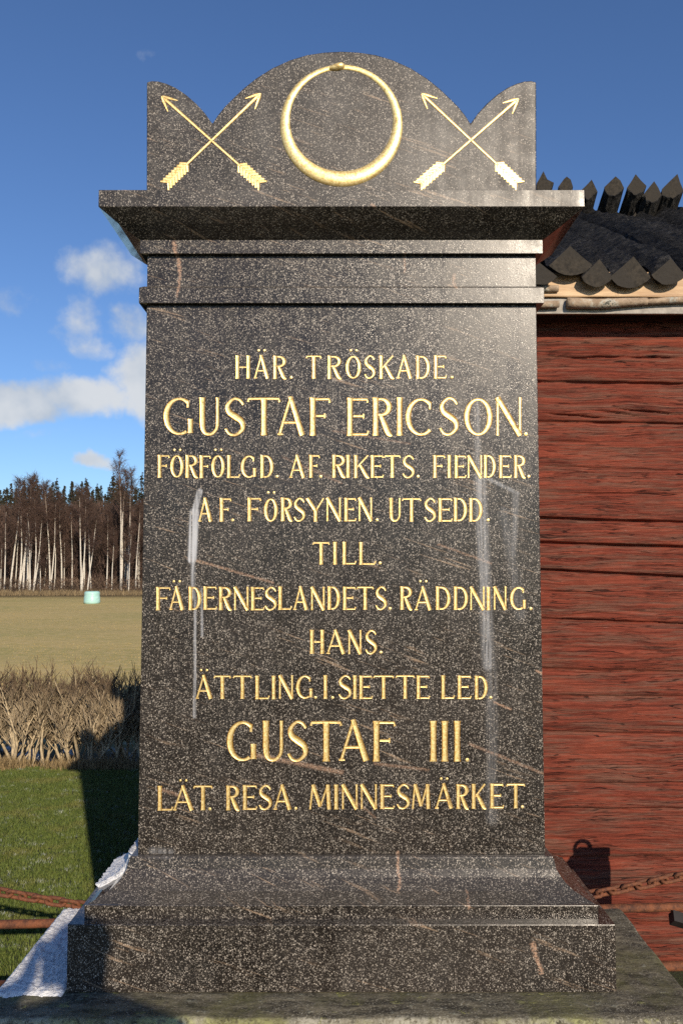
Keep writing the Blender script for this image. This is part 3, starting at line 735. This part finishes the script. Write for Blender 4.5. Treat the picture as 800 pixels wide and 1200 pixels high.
# ridge poles: upper ends of the far slope's poles stick up past the ridge
rp = [(635, 203, 22), (664, 206, 19), (693, 210, 23), (722, 204, 26), (744, 204.5, 24), (766, 212, 25), (793, 204, 29), (820, 208, 26), (846, 205, 25), (873, 209, 25), (900, 205, 26)]
rp += [(495 - i * 24, 205 + (i * 7) % 5, 23) for i in range(9)] + [(612, 208, 24), (590, 204, 22), (566, 209, 24), (541, 205, 24), (518, 208, 22)]
YR = RD - .22
for i, (cx, ty, wpx) in enumerate(rp):
    x = xat(cx, ty, YR); z = zat(ty, YR); w_ = wpx * YR / F * 1.05
    L = .62
    pole(x, w_, w_ * 1.05, YR + L, z - L * .60, YR, z, ridge=True, name='ridge_pole', tw=[-.2, .1, .25, .2, -.1, .1, .3][i % 7])
# boarding below the logs, both slopes, then bark and battens at the eave
b = MB()
dz = .24
for s in (1, -1):
    y0, y1 = (EV + .16, RD) if s == 1 else (2 * RD - EV - .16, RD)
    za = zap - dz + .07; zb = z_ridge - dz
    rows = [[(x, y0, za), (x, y1, zb), (x, y1, zb + .05), (x, y0, za + .05)] for x in (BX0 - .15, BX1 + .15)]
    b.grid(rows, closed=True); b.quad(rows[0]); b.quad(list(reversed(rows[1])))
b.build('roof_boarding', simple('dark_boards', (.05, .035, .025), .9), barn, normals=True)
b = MB()
for xg in (BX0 + .02, BX1 - .16):
    b = MB()
    rows = [[(x, WD + .08, WT - .01), (x, RD, z_ridge - dz - .01), (x, bk - .02, WT - .01)] for x in (xg, xg + .12)]
    b.grid(rows); b.quad(rows[0]); b.quad(list(reversed(rows[1])))
    b.build('gable_wall', M_wall, barn, normals=True)
def m_bark(t, p):
    c = objc(t); n = t.noise(t.v('MULTIPLY', c, (3, 20, 30)), 1, 5, .65); n2 = t.noise(t.v('MULTIPLY', c, (30, 6, 6)), 1, 3)
    a = t.mix(t.ss(n, .3, .7), (.34, .20, .10), (.60, .42, .24))
    t.put(p.inputs['Base Color'], t.mix(t.m('MULTIPLY', t.ss(n2, .62, .74), .5), a, (.25, .14, .07))); p.inputs['Roughness'].default_value = .6; bump(t, p, n, .4, .01)
M_bark = mat('birch_bark', m_bark)
b = MB(); rows = []
BD = EV + .06
for k, y in enumerate((318, 326, 334, 341, 346, 348)):
    row = []
    for i in range(220):
        x = BX0 - .1 + (BX1 + .2 - BX0) * i / 219
        lip = (-.035 if k >= 4 else -.02 if k == 3 else 0) + .012 * mnoise.noise(Vector((x * 5, k * .4, 2)))
        row.append((x, BD + .012 + lip * .4, zat(y, BD) + .008 * mnoise.noise(Vector((x * 4, k * .2, 0)))))
    rows.append(row)
b.grid(rows)
o = b.build('bark_layer', M_bark, barn, smooth=True)
sm = o.modifiers.new('thick', 'SOLIDIFY'); sm.thickness = .008; sm.offset = 1
def m_birchpole(t, p):
    c = objc(t); n = t.noise(c, 22, 5, .7); n2 = t.noise(t.v('MULTIPLY', c, (6, 6, 6)), 1.4, 3); n3 = t.noise(c, 90, 3)
    a = t.mix(t.ss(n, .3, .7), (.22, .155, .10), (.42, .32, .22))
    a = t.mix(t.m('MULTIPLY', t.ss(n2, .52, .62), t.ss(n3, .35, .6)), a, (.46, .45, .38))
    a = t.mix(t.m('MULTIPLY', t.ss(n2, .58, .66), t.ss(n3, .5, .6, 0, .9)), a, (.05, .045, .03))
    t.put(p.inputs['Base Color'], a); p.inputs['Roughness'].default_value = .85; bump(t, p, n, .6, .012)
M_bp = mat('birch_pole_bark', m_birchpole)
def eave_pole(pts, rs):
    b = MB(); P = []; RR = []
    for (x0, y0), (x1, y1), r0, r1 in zip(pts, pts[1:], rs, rs[1:]):
        for k in range(6):
            t = k / 6; q = at(x0 + (x1 - x0) * t, y0 + (y1 - y0) * t, BD - .012); q.z += .003 * mnoise.noise(q * 8); P.append(q); RR.append((r0 + (r1 - r0) * t) * BD / F * (1 + .10 * mnoise.noise(q * 20)))
    b.tube(P, RR, 10); b.build('eave_pole', M_bp, barn, smooth=True)
eave_pole([(664, 355.5), (700, 356), (735, 354.5), (762, 353)], [6.6, 6.4, 5.4, 4.2])
eave_pole([(560, 358), (620, 357), (661, 356.5)], [5, 4.6, 4.2])
eave_pole([(755, 354), (800, 351.5), (880, 348), (1000, 346)], [3.6, 4.0, 5, 5])
eave_pole([(570, 340), (640, 338.5), (656, 338)], [4.4, 4.2, 4.0])
b = MB(); z0, z1 = zat(366.5, BD), zat(340, BD + .03)
b.box((BX0 - .1, BD + .014, z0), (BX1 + .1, BD + .04, zat(349, BD))); b.build('eave_board', simple('grey_board', (.34, .31, .27), .85, 0, .25, 20), barn)

# ------------------------------------------------------------------ iron fence: posts, rails, chain
FD = 3.72
def back_on(px, py):
    """point of the fence plane whose sun shadow lands at photo pixel on the barn wall"""
    q = at(px, py, WD - .02); t = (q.y - FD) / -sund.y
    return q + sund * t
pa, pb_ = back_on(671, 1001), back_on(710, 1001)
def m_rust(t, p):
    c = objc(t); n = t.noise(c, 28, 6, .7); n2 = t.noise(c, 120, 3, .6)
    a = t.mix(t.ss(n, .3, .7), (.060, .022, .012), (.215, .072, .028))
    t.put(p.inputs['Base Color'], t.mix(t.m('MULTIPLY', t.ss(n2, .52, .75), .5), a, (.27, .11, .045))); p.inputs['Roughness'].default_value = .8; bump(t, p, n2, .6, .004)
M_rust = mat('rusty_iron', m_rust)
M_post = simple('grey_post_granite', (.20, .19, .18), .9, 0, .4, 45)
def fence_post(xc, label, zt, wd, bracket=False):
    r = empty('granite_post', (xc, FD, 0), label, 'post', 'granite posts holding the chain')
    rough_block('post_shaft', (xc - wd / 2, FD - wd / 2, -.05), (xc + wd / 2, FD + wd / 2, zt), M_post, r, .006, .04)
    b = MB(); P = [(xc - .035 + .045 * cos(a * pi / 9), FD, zt + .030 + .045 * sin(a * pi / 9)) for a in range(19)]
    b.tube(P, [.011] * 19, 6, cap=False); b.build('ring', M_rust, r, smooth=True)
    if bracket:
        b = MB(); q = at(786, 1075, FD); b.tube([q, q + Vector((xc - wd / 2 - q.x, 0, -.045))], [.034, .034], 4); b.build('bracket', simple('black_iron', (.02, .017, .016), .6), r)
    return r
pw = pb_.x - pa.x; pxr = (pa.x + pb_.x) / 2
fence_post(pxr, 'granite post with iron ring just right of the frame by the barn', pa.z, pw, True)
pxl = -2.02
fence_post(pxl, 'granite post with iron ring beyond the left edge over the lawn', pa.z - .07, pw)
def rail(yl, yr, r, label):
    b = MB(); P = []
    za, zb = zat(yl, FD), zat(yr, FD); xl_, xr_ = xat(30, yl, FD), xat(760, yr, FD)
    X0, X1 = pxl + pw / 2, pxr - pw / 2
    for k in range(25):
        x = X0 + (X1 - X0) * k / 24; P.append((x, FD + .03, za + (zb - za) * (x - xl_) / (xr_ - xl_)))
    b.tube(P, [r] * 25, 12); o = b.build('iron_rail', M_rust, smooth=True, origin=(0, FD + .03, za)); tag(o, label, 'rail')
rail(1086, 1067, .019, 'upper rusty iron rail running behind the memorial just under the chain')
rail(1158, 1137, .021, 'lower rusty iron rail close to the ground behind the memorial')
chain = empty('iron_chain', (0, FD, zat(1078, FD)), 'rusty iron chain sagging behind the memorial between granite posts', 'chain')
def cpt(px): return at(px, 1078.8 - .000268 * (px - 355) ** 2, FD - .01)
xl_px = 400 + (pxl + .06) * F / FD; xr_px = 400 + (pxr - .06) * F / FD
Ltot = 0; samples = []; prev = None
for i in range(801):
    q = cpt(xl_px + (xr_px - xl_px) * i / 800)
    if prev is not None: Ltot += (q - prev).length
    samples.append((Ltot, q)); prev = q
LP = .0600
nl = int(Ltot / LP)
b = MB(); hl, hw, wr = .0295, .0165, .0085; P = []
for a in range(20):
    th = 2 * pi * a / 20; cx = hl - .004 if cos(th) > 0 else -(hl - .004)
    P.append(Vector((cx * (1 if abs(cos(th)) > 1e-6 else 0) + hw * cos(th), 0, hw * sin(th))))
b2 = MB(); rows = []
for a in range(20):
    tng = (P[(a + 1) % 20] - P[a - 1]).normalized(); u = Vector((0, 1, 0)); v_ = tng.cross(u)
    rows.append([P[a] + (u * cos(2 * pi * k / 8) + v_ * sin(2 * pi * k / 8)) * wr for k in range(8)])
rows.append(rows[0]); b2.grid(rows, closed=True)
lk = b2.build('link', M_rust, None, smooth=True, normals=True)
k = 0
for i in range(nl):
    s = (i + .5) * Ltot / nl
    while samples[k][0] < s and k < 799: k += 1
    q = samples[k][1]; tg = (samples[min(k + 4, 800)][1] - samples[max(k - 4, 0)][1]).normalized()
    o = lk if i == 0 else lk.copy()
    if i: COL.objects.link(o)
    o.parent = chain
    m = tg.to_track_quat('X', 'Z').to_matrix().to_4x4()
    tilt = (radians(28) if i % 2 else radians(-62)) + U(-.12, .12)
    o.matrix_local = Matrix.Translation(q - Vector(chain.location)) @ m @ Matrix.Rotation(tilt, 4, 'X')

# ------------------------------------------------------------------ grass of the lawn
def m_blade(t, p):
    c = objc(t); n = t.noise(c, 2.2, 4, .6); n2 = t.noise(c, 38, 2)
    a = t.mix(t.ss(n2, .3, .7), (.062, .098, .018), (.150, .180, .042))
    a = t.mix(t.m('MULTIPLY', t.ss(n, .50, .68), .6), a, (.175, .165, .050))
    fr = t.m('MULTIPLY', t.ss(t.noise(t.v('MULTIPLY', c, (2.2, 5, 1)), 2.1, 4, .65), .57, .66), t.ss(t.noise(c, 26, 3), .45, .6))
    a = t.mix(t.m('MULTIPLY', fr, .75), a, (.50, .53, .52))
    t.put(p.inputs['Base Color'], a); p.inputs['Roughness'].default_value = .6; p.inputs['Specular IOR Level'].default_value = .25
M_blade = mat('grass_blades', m_blade)
def blades(name, n, area, m, hmin, hmax, wd, label, lean=.5):
    b = MB()
    for _ in range(n):
        x, y = area(); z0 = gz(y) - .002
        h = U(hmin, hmax); a = U(0, 2 * pi); la = U(0, 2 * pi); l = h * lean * R()
        dx, dy = cos(a) * wd * U(.7, 1.3), sin(a) * wd * U(.7, 1.3); ox, oy = cos(la) * l, sin(la) * l
        i = len(b.v)
        b.v += [(x - dx, y - dy, z0), (x + dx, y + dy, z0), (x + dx * .7 + ox * .4, y + dy * .7 + oy * .4, z0 + h * .6), (x - dx * .7 + ox * .4, y - dy * .7 + oy * .4, z0 + h * .6), (x + ox, y + oy, z0 + h)]
        b.f += [(i, i + 1, i + 2, i + 3), (i + 3, i + 2, i + 4)]; b.mi += [0, 0]
    o = b.build(name, m); return tag(o, label, 'grass', kind='stuff')
def lawn_area():
    y = 2.9 + 8.9 * R() ** .8; px = U(-140, 215)
    return (px - 400) / F * y * 1.02, y
blades('lawn_grass', 190000, lawn_area, M_blade, .014, .042, .0026, 'short green lawn grass touched with frost left of the memorial', .9)
M_straw = simple('straw', (.24, .17, .08), .9, 0, .4, 30)
def straw_area():
    while True:
        x, y = U(-8.5, .6), 11.45 + abs(random.gauss(0, .40))
        if mnoise.noise(Vector((x * 1.7, y * .8, 4))) + .35 > R() * .9: return x, y
blades('dry_grass', 8000, straw_area, M_straw, .03, .20, .006, 'dry straw grass along the foot of the bare hedge', .9)
def tuft_area():
    y = 16 + 80 * R() ** 1.3; return (U(-60, 260) - 400) / F * y, y
M_tuft = simple('field_stubble', (.33, .25, .10), .95, 0, .3, 2)
blades('field_grass', 22000, tuft_area, M_tuft, .02, .06, .008, 'short yellowed grass of the open field', .8)
blades('rough_grass', 16000, lambda: (U(-62, 20), U(82, 97)), simple('brown_weeds', (.20, .145, .075), .95, 0, .4, 1), .15, .6, .03, 'brown rough grass and weeds along the wood edge', .8)

# ------------------------------------------------------------------ bare hedge
M_stem = simple('pale_stem_bark', (.44, .35, .22), .85, 0, .35, 30)
def m_twig(t, p):
    c = objc(t); z = t.sep(c)[2]; n = t.noise(c, 9, 4, .6)
    lo = t.mix(t.ss(n, .3, .7), (.115, .082, .048), (.40, .315, .20)); hi = t.mix(t.ss(n, .3, .7), (.050, .032, .019), (.150, .100, .056))
    t.put(p.inputs['Base Color'], t.mix(t.ss(t.m('ADD', z, t.m('MULTIPLY', n, .3)), .72, 1.02), lo, hi)); p.inputs['Roughness'].default_value = .85
M_twig = mat('brown_twigs', m_twig)
HB = 12.15
def shrub_mesh(seed):
    random.seed(seed); st = MB(); tw = MB()
    ntop = []
    for s in range(random.randint(9, 13)):
        a = U(0, 2 * pi); r = U(.02, .16); p = Vector((r * cos(a) * 1.6, r * sin(a), -.03)); lean = Vector((U(-.62, .62), U(-.3, .3), 1)).normalized()
        L = U(.40, .66); pts = [p]; dirv = lean; n = 5
        for k in range(n):
            dirv = (dirv + Vector((U(-.28, .28), U(-.28, .28), U(-.05, .30)))).normalized(); pts.append(pts[-1] + dirv * L / n)
        r0 = U(.009, .021); st.tube(pts, [r0 * (1 - .55 * k / n) for k in range(n + 1)], 5)
        for j in range(random.randint(6, 9)):
            base = pts[random.randint(2, n)]; dv = Vector((U(-.75, .75), U(-.5, .5), U(.5, 1.1))).normalized(); L2 = U(.16, .40); q = [base]
            for k in range(3):
                dv = (dv + Vector((U(-.25, .25), U(-.25, .25), U(.05, .35)))).normalized(); q.append(q[-1] + dv * L2 / 3)
            st.tube(q, [.0070, .0060, .0052, .0042], 3, cap=False)
            for m_ in range(random.randint(9, 14)):
                bs = q[random.randint(1, 3)]; t3 = Vector((U(-.8, .8), U(-.6, .6), U(.45, 1))).normalized(); L3 = U(.08, .24)
                e1 = bs + t3 * L3 * .5; t4 = (t3 + Vector((U(-.3, .3), U(-.3, .3), .3))).normalized(); e2 = e1 + t4 * L3 * .5
                if e2.z > .93 + U(0, .14) ** 1.0 + (.22 * R() ** 5): continue
                tw.tube([bs, e1, e2], [.0042, .0034, .0020], 3, cap=False)
                if R() < .8:
                    e3 = e1 + Vector((U(-.4, .4), U(-.3, .3), U(.5, 1))).normalized() * U(.06, .16); tw.tube([e1, e3], [.0032, .0018], 3, cap=False)
    return st, tw
shr = []
hedge_lab = 'bare leafless hedge shrub with pale stems and brown twig tops beyond the lawn'
for v in range(6):
    st, tw = shrub_mesh(40 + v)
    r = empty('hedge_shrub', (0, 0, 0), hedge_lab, 'shrub', 'bare shrubs of the hedge')
    st.build('stems', M_stem, r, smooth=True); tw.build('twigs', M_twig, r); shr.append(r)
random.seed(5)
x = -9.0; i = 0
while x < -.4:
    o = shr[i] if i < 6 else copy_tree(shr[i % 6])
    yy = HB + U(-.15, .3); o.location = (x, yy, gz(yy) + .02); o.rotation_euler = (0, 0, U(-.4, .4) + (pi if R() < .5 else 0)); s = U(1.34, 1.54); o.scale = (s, s, s * U(.95, 1.05))
    x += U(.36, .46); i += 1
# frosted stones behind the hedge
def m_stone(t, p):
    c = objc(t); n = t.noise(c, 7, 6, .7); n2 = t.noise(c, 30, 3)
    up = t.ss(t.m('ADD', t.sep(t.n('ShaderNodeNewGeometry').outputs['Normal'])[2], t.m('MULTIPLY', n, .8)), .55, 1.1)
    a = t.mix(t.ss(n, .35, .65), (.10, .095, .09), (.30, .29, .27))
    t.put(p.inputs['Base Color'], t.mix(t.m('MULTIPLY', up, .8), a, (.46, .46, .45))); p.inputs['Roughness'].default_value = .9; bump(t, p, n2, .6, .02)
M_stone = mat('field_stone', m_stone)
def stone(px, py, D, rx, rz, label, seed):
    bm = bmesh.new(); bmesh.ops.create_icosphere(bm, subdivisions=4, radius=1)
    for v in bm.verts:
        q = v.co.copy(); f = 1 + .35 * fbm(q + Vector((seed * 7, 0, 0)), 1.1, 4); v.co = Vector((q.x * rx * f, q.y * rx * .8 * f, q.z * rz * f))
    me = bpy.data.meshes.new('stone'); bm.to_mesh(me); bm.free(); me.materials.append(M_stone)
    o = bpy.data.objects.new('field_stone', me); COL.objects.link(o); q = at(px, py, D); o.location = (q.x, D, gz(D) + rz * .45); tag(o, label, 'stone')
stone(141, 884, 12.75, .20, .20, 'frosted pale stone behind the hedge nearest the memorial edge', 1)
stone(34, 880, 13.3, .19, .13, 'low wide frosted stone behind the hedge at the left', 2)
stone(78, 878, 13.6, .12, .10, 'frosted stone half hidden behind the middle hedge stems', 3)
stone(12, 872, 13.9, .14, .11, 'frosted stone farthest left behind the hedge', 4)

# ------------------------------------------------------------------ bale
def bale():
    D = 62.8; q = at(108, 707, D); r = empty('wrapped_bale', (q.x, D, gz(D)), 'pale mint green plastic wrapped hay bale standing on the field', 'hay bale')
    b = MB(); rows = []
    for k in range(19):
        t = k / 18; z = -.03 + .98 * t
        e = min(t, 1 - t); rr = .60 * (1 - .16 * max(0, 1 - e / .14) ** 2) + .02 * sin(t * 6)
        rows.append([(q.x + (rr + .012 * sin(a * 5 + k)) * cos(2 * pi * a / 28), D + rr * sin(2 * pi * a / 28), gz(D) + z) for a in range(28)])
    b.grid(rows, closed=True); b.quad(rows[-1]); b.quad(list(reversed(rows[0])))
    def f(t, p):
        n = t.noise(t.v('MULTIPLY', objc(t), (2, 2, 12)), 1, 4); t.put(p.inputs['Base Color'], t.mix(n, (.30, .56, .50), (.48, .72, .66))); p.inputs['Roughness'].default_value = .32; bump(t, p, n, .5, .05)
    b.build('wrap', mat('mint_wrap', f), r, smooth=True, normals=True)
    b = MB(); rows = [[(q.x + rr * cos(2 * pi * a / 20), D + rr * sin(2 * pi * a / 20), gz(D) + .952 + h) for a in range(20)] for rr, h in ((.50, 0), (.3, .012), (.04, .02))]
    b.grid(rows, closed=True); b.quad(rows[-1]); b.build('top_fold', mat('mint_wrap_top', f), r, smooth=True, normals=True)
bale()

# ------------------------------------------------------------------ wood beyond the field
def m_birch(t, p):
    c = objc(t); z = t.sep(c)[2]; n = t.noise(t.v('MULTIPLY', c, (1.5, 1.5, 5)), 1.6, 4, .7); n2 = t.noise(c, 1.1, 3)
    a = t.mix(t.ss(n, .56, .68), (.62, .57, .48), (.10, .08, .06))
    a = t.mix(t.ss(t.m('ADD', z, t.m('MULTIPLY', n2, 5)), 8.5, 15.5), a, (.22, .15, .105))
    t.put(p.inputs['Base Color'], a); p.inputs['Roughness'].default_value = .8
M_birch = mat('birch_trunk_bark', m_birch)
M_btwig = simple('birch_twigs', (.085, .050, .036), .9, 0, .35, .6)
M_brush = simple('brown_brush', (.092, .057, .042), .95, 0, .5, .35)
def m_spr(t, p):
    c = objc(t); n = t.noise(c, 1.6, 4, .7); t.put(p.inputs['Base Color'], t.mix(t.ss(n, .3, .7), (.014, .016, .007), (.042, .040, .016))); p.inputs['Roughness'].default_value = .95
M_spr = mat('spruce_needles', m_spr)
def sliver(b, p, q, wd):
    d_ = (q - p); u = d_.cross(Vector((R() - .5, R() - .5, R() - .5))).normalized() * wd
    b.quad([p - u, p + u, q])
def birch_mesh(seed, h, lean, crown0, twin=False):
    random.seed(seed); tk = MB(); cr = MB()
    for s in range(2 if twin else 1):
        p = Vector((0, 0, -.2)); n = 9; pts = [p]; dirv = Vector((lean + (.10 if s else 0), U(-.03, .03), 1)).normalized(); hh = h * (1 if s == 0 else .86)
        for k in range(n):
            dirv = (dirv + Vector((U(-.05, .05), U(-.05, .05), .10))).normalized(); pts.append(pts[-1] + dirv * hh / n)
        r0 = .0082 * hh + .012; tk.tube(pts, [r0 * (1 - .9 * k / n) + .012 for k in range(n + 1)], 6)
        for j in range(34):
            f = crown0 + (1 - crown0) * R() ** .8; a = f * n; i = min(int(a), n - 1); base = pts[i].lerp(pts[i + 1], a - i)
            th = U(0, 2 * pi); L = (1.05 - f) * h * .30 + .75; dv = Vector((cos(th) * .55, sin(th) * .55, U(.55, 1))).normalized(); q = [base]
            for k in range(3):
                dv = (dv + Vector((U(-.2, .2), U(-.2, .2), .05 - .10 * k))).normalized(); q.append(q[-1] + dv * L / 3)
            cr.tube(q, [.028, .020, .014, .008], 3, cap=False)
            for m_ in range(60):
                bs = q[random.randint(0, 2)].lerp(q[random.randint(1, 3)], R()); e = bs + Vector((U(-.7, .7), U(-.7, .7), U(-.55, .6))) * U(.5, 1.2)
                sliver(cr, bs, e, U(.007, .014))
    return tk, cr
def make_birch(seed, h, lean, c0, twin, label, group='birches along the wood edge'):
    tk, cr = birch_mesh(seed, h, lean, c0, twin)
    r = empty('birch_tree', (0, 0, 0), label, 'tree', group); tk.build('trunk', M_birch, r, smooth=True); cr.build('crown', M_btwig, r); return r
XB = lambda px, D: (px - 400) / F * D
def put(o, px, D, rz=0, s=1):
    o.location = (XB(px, D), D, gz(D) - .05); o.rotation_euler = (0, 0, rz); o.scale = (s, s, s)
gl = 'slim white birch standing among others at the wood edge'
put(make_birch(1, 16.6, -.035, .55, True, 'tallest white birch with two leaning stems nearest the memorial edge'), 143, 94)
put(make_birch(2, 14.6, .01, .5, False, 'tall straight white birch just right of the two-stemmed one'), 150, 95)
put(make_birch(3, 12.2, -.03, .5, True, 'white birch forking low just left of the mint green bale'), 97, 93)
put(make_birch(4, 11.2, .01, .45, False, 'slim birch rising just behind the mint green bale'), 108, 95)
put(make_birch(5, 13.6, .0, .55, False, 'tall birch with hazy round top second from the left edge'), 14, 95)
put(make_birch(6, 13.8, -.02, .5, True, 'tall birch with hazy top above the clump of pale trunks'), 34, 96)
put(make_birch(7, 12.6, .04, .55, True, 'birch with forked top between the clump and the bale'), 60, 96)
vari = [make_birch(11, 10.0, -.03, .45, False, gl), make_birch(12, 9.0, .02, .4, False, gl), make_birch(13, 11.2, .03, .5, True, gl), make_birch(14, 7.0, -.06, .35, False, gl), make_birch(15, 8.4, .07, .5, False, gl), make_birch(16, 12, .0, .55, False, gl)]
random.seed(21)
spots = [7, 20, 24, 49, 53, 100, 126, 147, 165, 3, 86, 65, 132, 29, 32, 37, 41, 46, 74, 77, 104, 152, 160]
spots += [-10 - i * 17 + U(-5, 5) for i in range(11)] + [178 + i * 24 + U(-9, 9) for i in range(19)]
for i, px in enumerate(spots):
    v = vari[i] if i < 6 else copy_tree(vari[random.randint(0, 5)])
    put(v, px, U(93, 100), U(0, 6.28), U(.85, 1.12))
def spruce_mesh(seed, h):
    random.seed(seed); tk = MB(); cr = MB(); tk.tube([(0, 0, -.2), (0, 0, h * .5), (0, 0, h)], [.16, .1, .02], 6)
    n = int(h * 26)
    for j in range(n):
        f = R() ** .9; z = h * (.06 + .94 * f); rr = (1 - f) ** .85 * h * .17 * U(.55, 1.15) + .10; th = U(0, 2 * pi)
        tip = Vector((cos(th) * rr, sin(th) * rr, z - rr * .35)); root = Vector((cos(th) * rr * .1, sin(th) * rr * .1, z))
        for k in range(7):
            a = root.lerp(tip, U(.1, 1)); e = a + Vector((U(-.4, .4), U(-.4, .4), U(-.45, .12))) * (.35 + rr * .4); sliver(cr, a, e, U(.04, .09))
    return tk, cr
sp = []
sl_ = 'dark spruce rising behind the birches in the wood'
for v in range(5):
    tk, cr = spruce_mesh(60 + v, [14.0, 14.8, 13.4, 15.2, 14.3][v]); r = empty('spruce_tree', (0, 0, 0), sl_, 'tree', 'spruces behind the birches'); tk.build('trunk', M_btwig, r); cr.build('crown', M_spr, r); sp.append(r)
random.seed(33); k = 0
for row, D in enumerate((106, 110, 115)):
    px = -190.0
    while px < 620:
        o = sp[k] if k < 5 else copy_tree(sp[random.randint(0, 4)]); k += 1
        put(o, px, D + U(-2, 2), U(0, 6.28), U(.88, 1.05)); px += U(5, 10)
# tangled young growth between the trunks: uncountable
def brush():
    random.seed(9); b = MB()
    for _ in range(120000):
        D = U(98, 106); px = U(-200, 640); x = XB(px, D); hmax = 10.4 + 1.7 * mnoise.noise(Vector((x * .18, 0, 0)))
        z = gz(D) + hmax * R() ** .9; p = Vector((x, D, z)); e = p + Vector((U(-.5, .5), U(-.5, .5), U(.4, 1.5))); sliver(b, p, e, U(.018, .045))
    tag(b.build('undergrowth', M_brush), 'brown leafless young growth filling the wood edge', 'undergrowth', kind='stuff')
    b = MB()
    for _ in range(22000):
        D = U(92.5, 98); px = U(-200, 640); z = gz(D) + 1.5 * R() ** 2.0; p = Vector((XB(px, D), D, z)); sliver(b, p, p + Vector((U(-.6, .6), U(-.5, .5), U(.0, .7))), U(.02, .04))
    tag(b.build('undergrowth', simple('low_brush', (.12, .078, .05), .95, 0, .5, .5)), 'low brown scrub at the foot of the birches', 'undergrowth', kind='stuff')
brush()

# ------------------------------------------------------------------ the person taking the picture (behind the lens, throws the shadow at lower left)
def person():
    X0, Y, B0 = .20, -.36, .58
    st = empty('added_stand', (X0, Y - .02, 0), 'unseen added grey block raising the person so their shadow falls higher', 'stone')  # added block out of view, lifts the person to set where their shadow lands
    rough_block('stand_block', (X0 - .34, Y - .26, -.04), (X0 + .34, Y + .20, B0 - .004), M_post, st, .008, .06)
    r = empty('person', (X0, Y, B0), 'person in dark jacket holding a phone up before their face', 'person')
    V = []; E = []; RD_ = []
    def add(p, rad, par=None):
        V.append(p); RD_.append(rad); i = len(V) - 1
        if par is not None: E.append((par, i))
        return i
    pel = add((0, 0, .92), .14); wa = add((0, 0, 1.10), .165, pel); ch = add((0, .01, 1.32), .17, wa); nk = add((0, .01, 1.49), .056, ch)
    h1 = add((0, .005, 1.565), .074, nk); h2 = add((0, .01, 1.65), .090, h1); add((0, .005, 1.715), .064, h2)
    add((0, .108, 1.615), .015, h1)
    for s in (-1, 1):
        hp_ = add((.09 * s, 0, .86), .098, pel); kn = add((.10 * s, .02, .49), .062, hp_); an = add((.11 * s, -.02, .09), .043, kn); add((.12 * s, .14, .038), .036, an)
        px = -X0 + .050 * s
        sh = add((.18 * s, 0, 1.41), .085, ch); elb = add((.25 if s > 0 else -.43, .12, 1.35), .060 if s > 0 else .085, sh); wr_ = add((px + .03 * s, .315, 1.40), .029, elb); hd = add((px + .005 * s, .325, 1.455), .026, wr_)
        for j in range(4):
            f1 = add((px, .325, 1.475 + .018 * j), .0095, hd); add((px - .012 * s, .338, 1.478 + .018 * j), .008, f1)
        t1 = add((px + .002 * s, .305, 1.47), .010, hd); add((px - .018 * s, .318, 1.495), .008, t1)
    me = bpy.data.meshes.new('body'); me.from_pydata(V, E, [])
    o = bpy.data.objects.new('body', me); COL.objects.link(o); o.parent = r
    m = o.modifiers.new('skin', 'SKIN'); m.use_smooth_shade = True
    for i, q in enumerate(me.skin_vertices[0].data): q.radius = (RD_[i], RD_[i]); q.use_root = (i == 0)
    sb = o.modifiers.new('sub', 'SUBSURF'); sb.levels = 1; sb.render_levels = 1
    me.materials.append(simple('dark_jacket', (.03, .035, .05), .9))
    b = MB(); rows = []
    for k in range(7):
        th = pi / 2 * k / 6
        rows.append([(X0 + .10 * cos(th) * cos(2 * pi * a / 16), Y - .005 + .108 * cos(th) * sin(2 * pi * a / 16), B0 + 1.65 + .108 * sin(th)) for a in range(16)])
    b.grid(rows, closed=True); b.quad(rows[0]); b.build('hair', simple('brown_hair', (.06, .04, .025), .7), r, smooth=True, normals=True)
    ph = MB(); ph.box((-.037, -.030, EYE - .10), (.037, -.022, EYE + .045)); po = ph.build('phone', simple('black_phone', (.02, .02, .022), .25), origin=(0, -.026, EYE - .03)); bevel(po, .003)
    tag(po, 'slim black phone held upright by the person behind the camera', 'phone')
person()
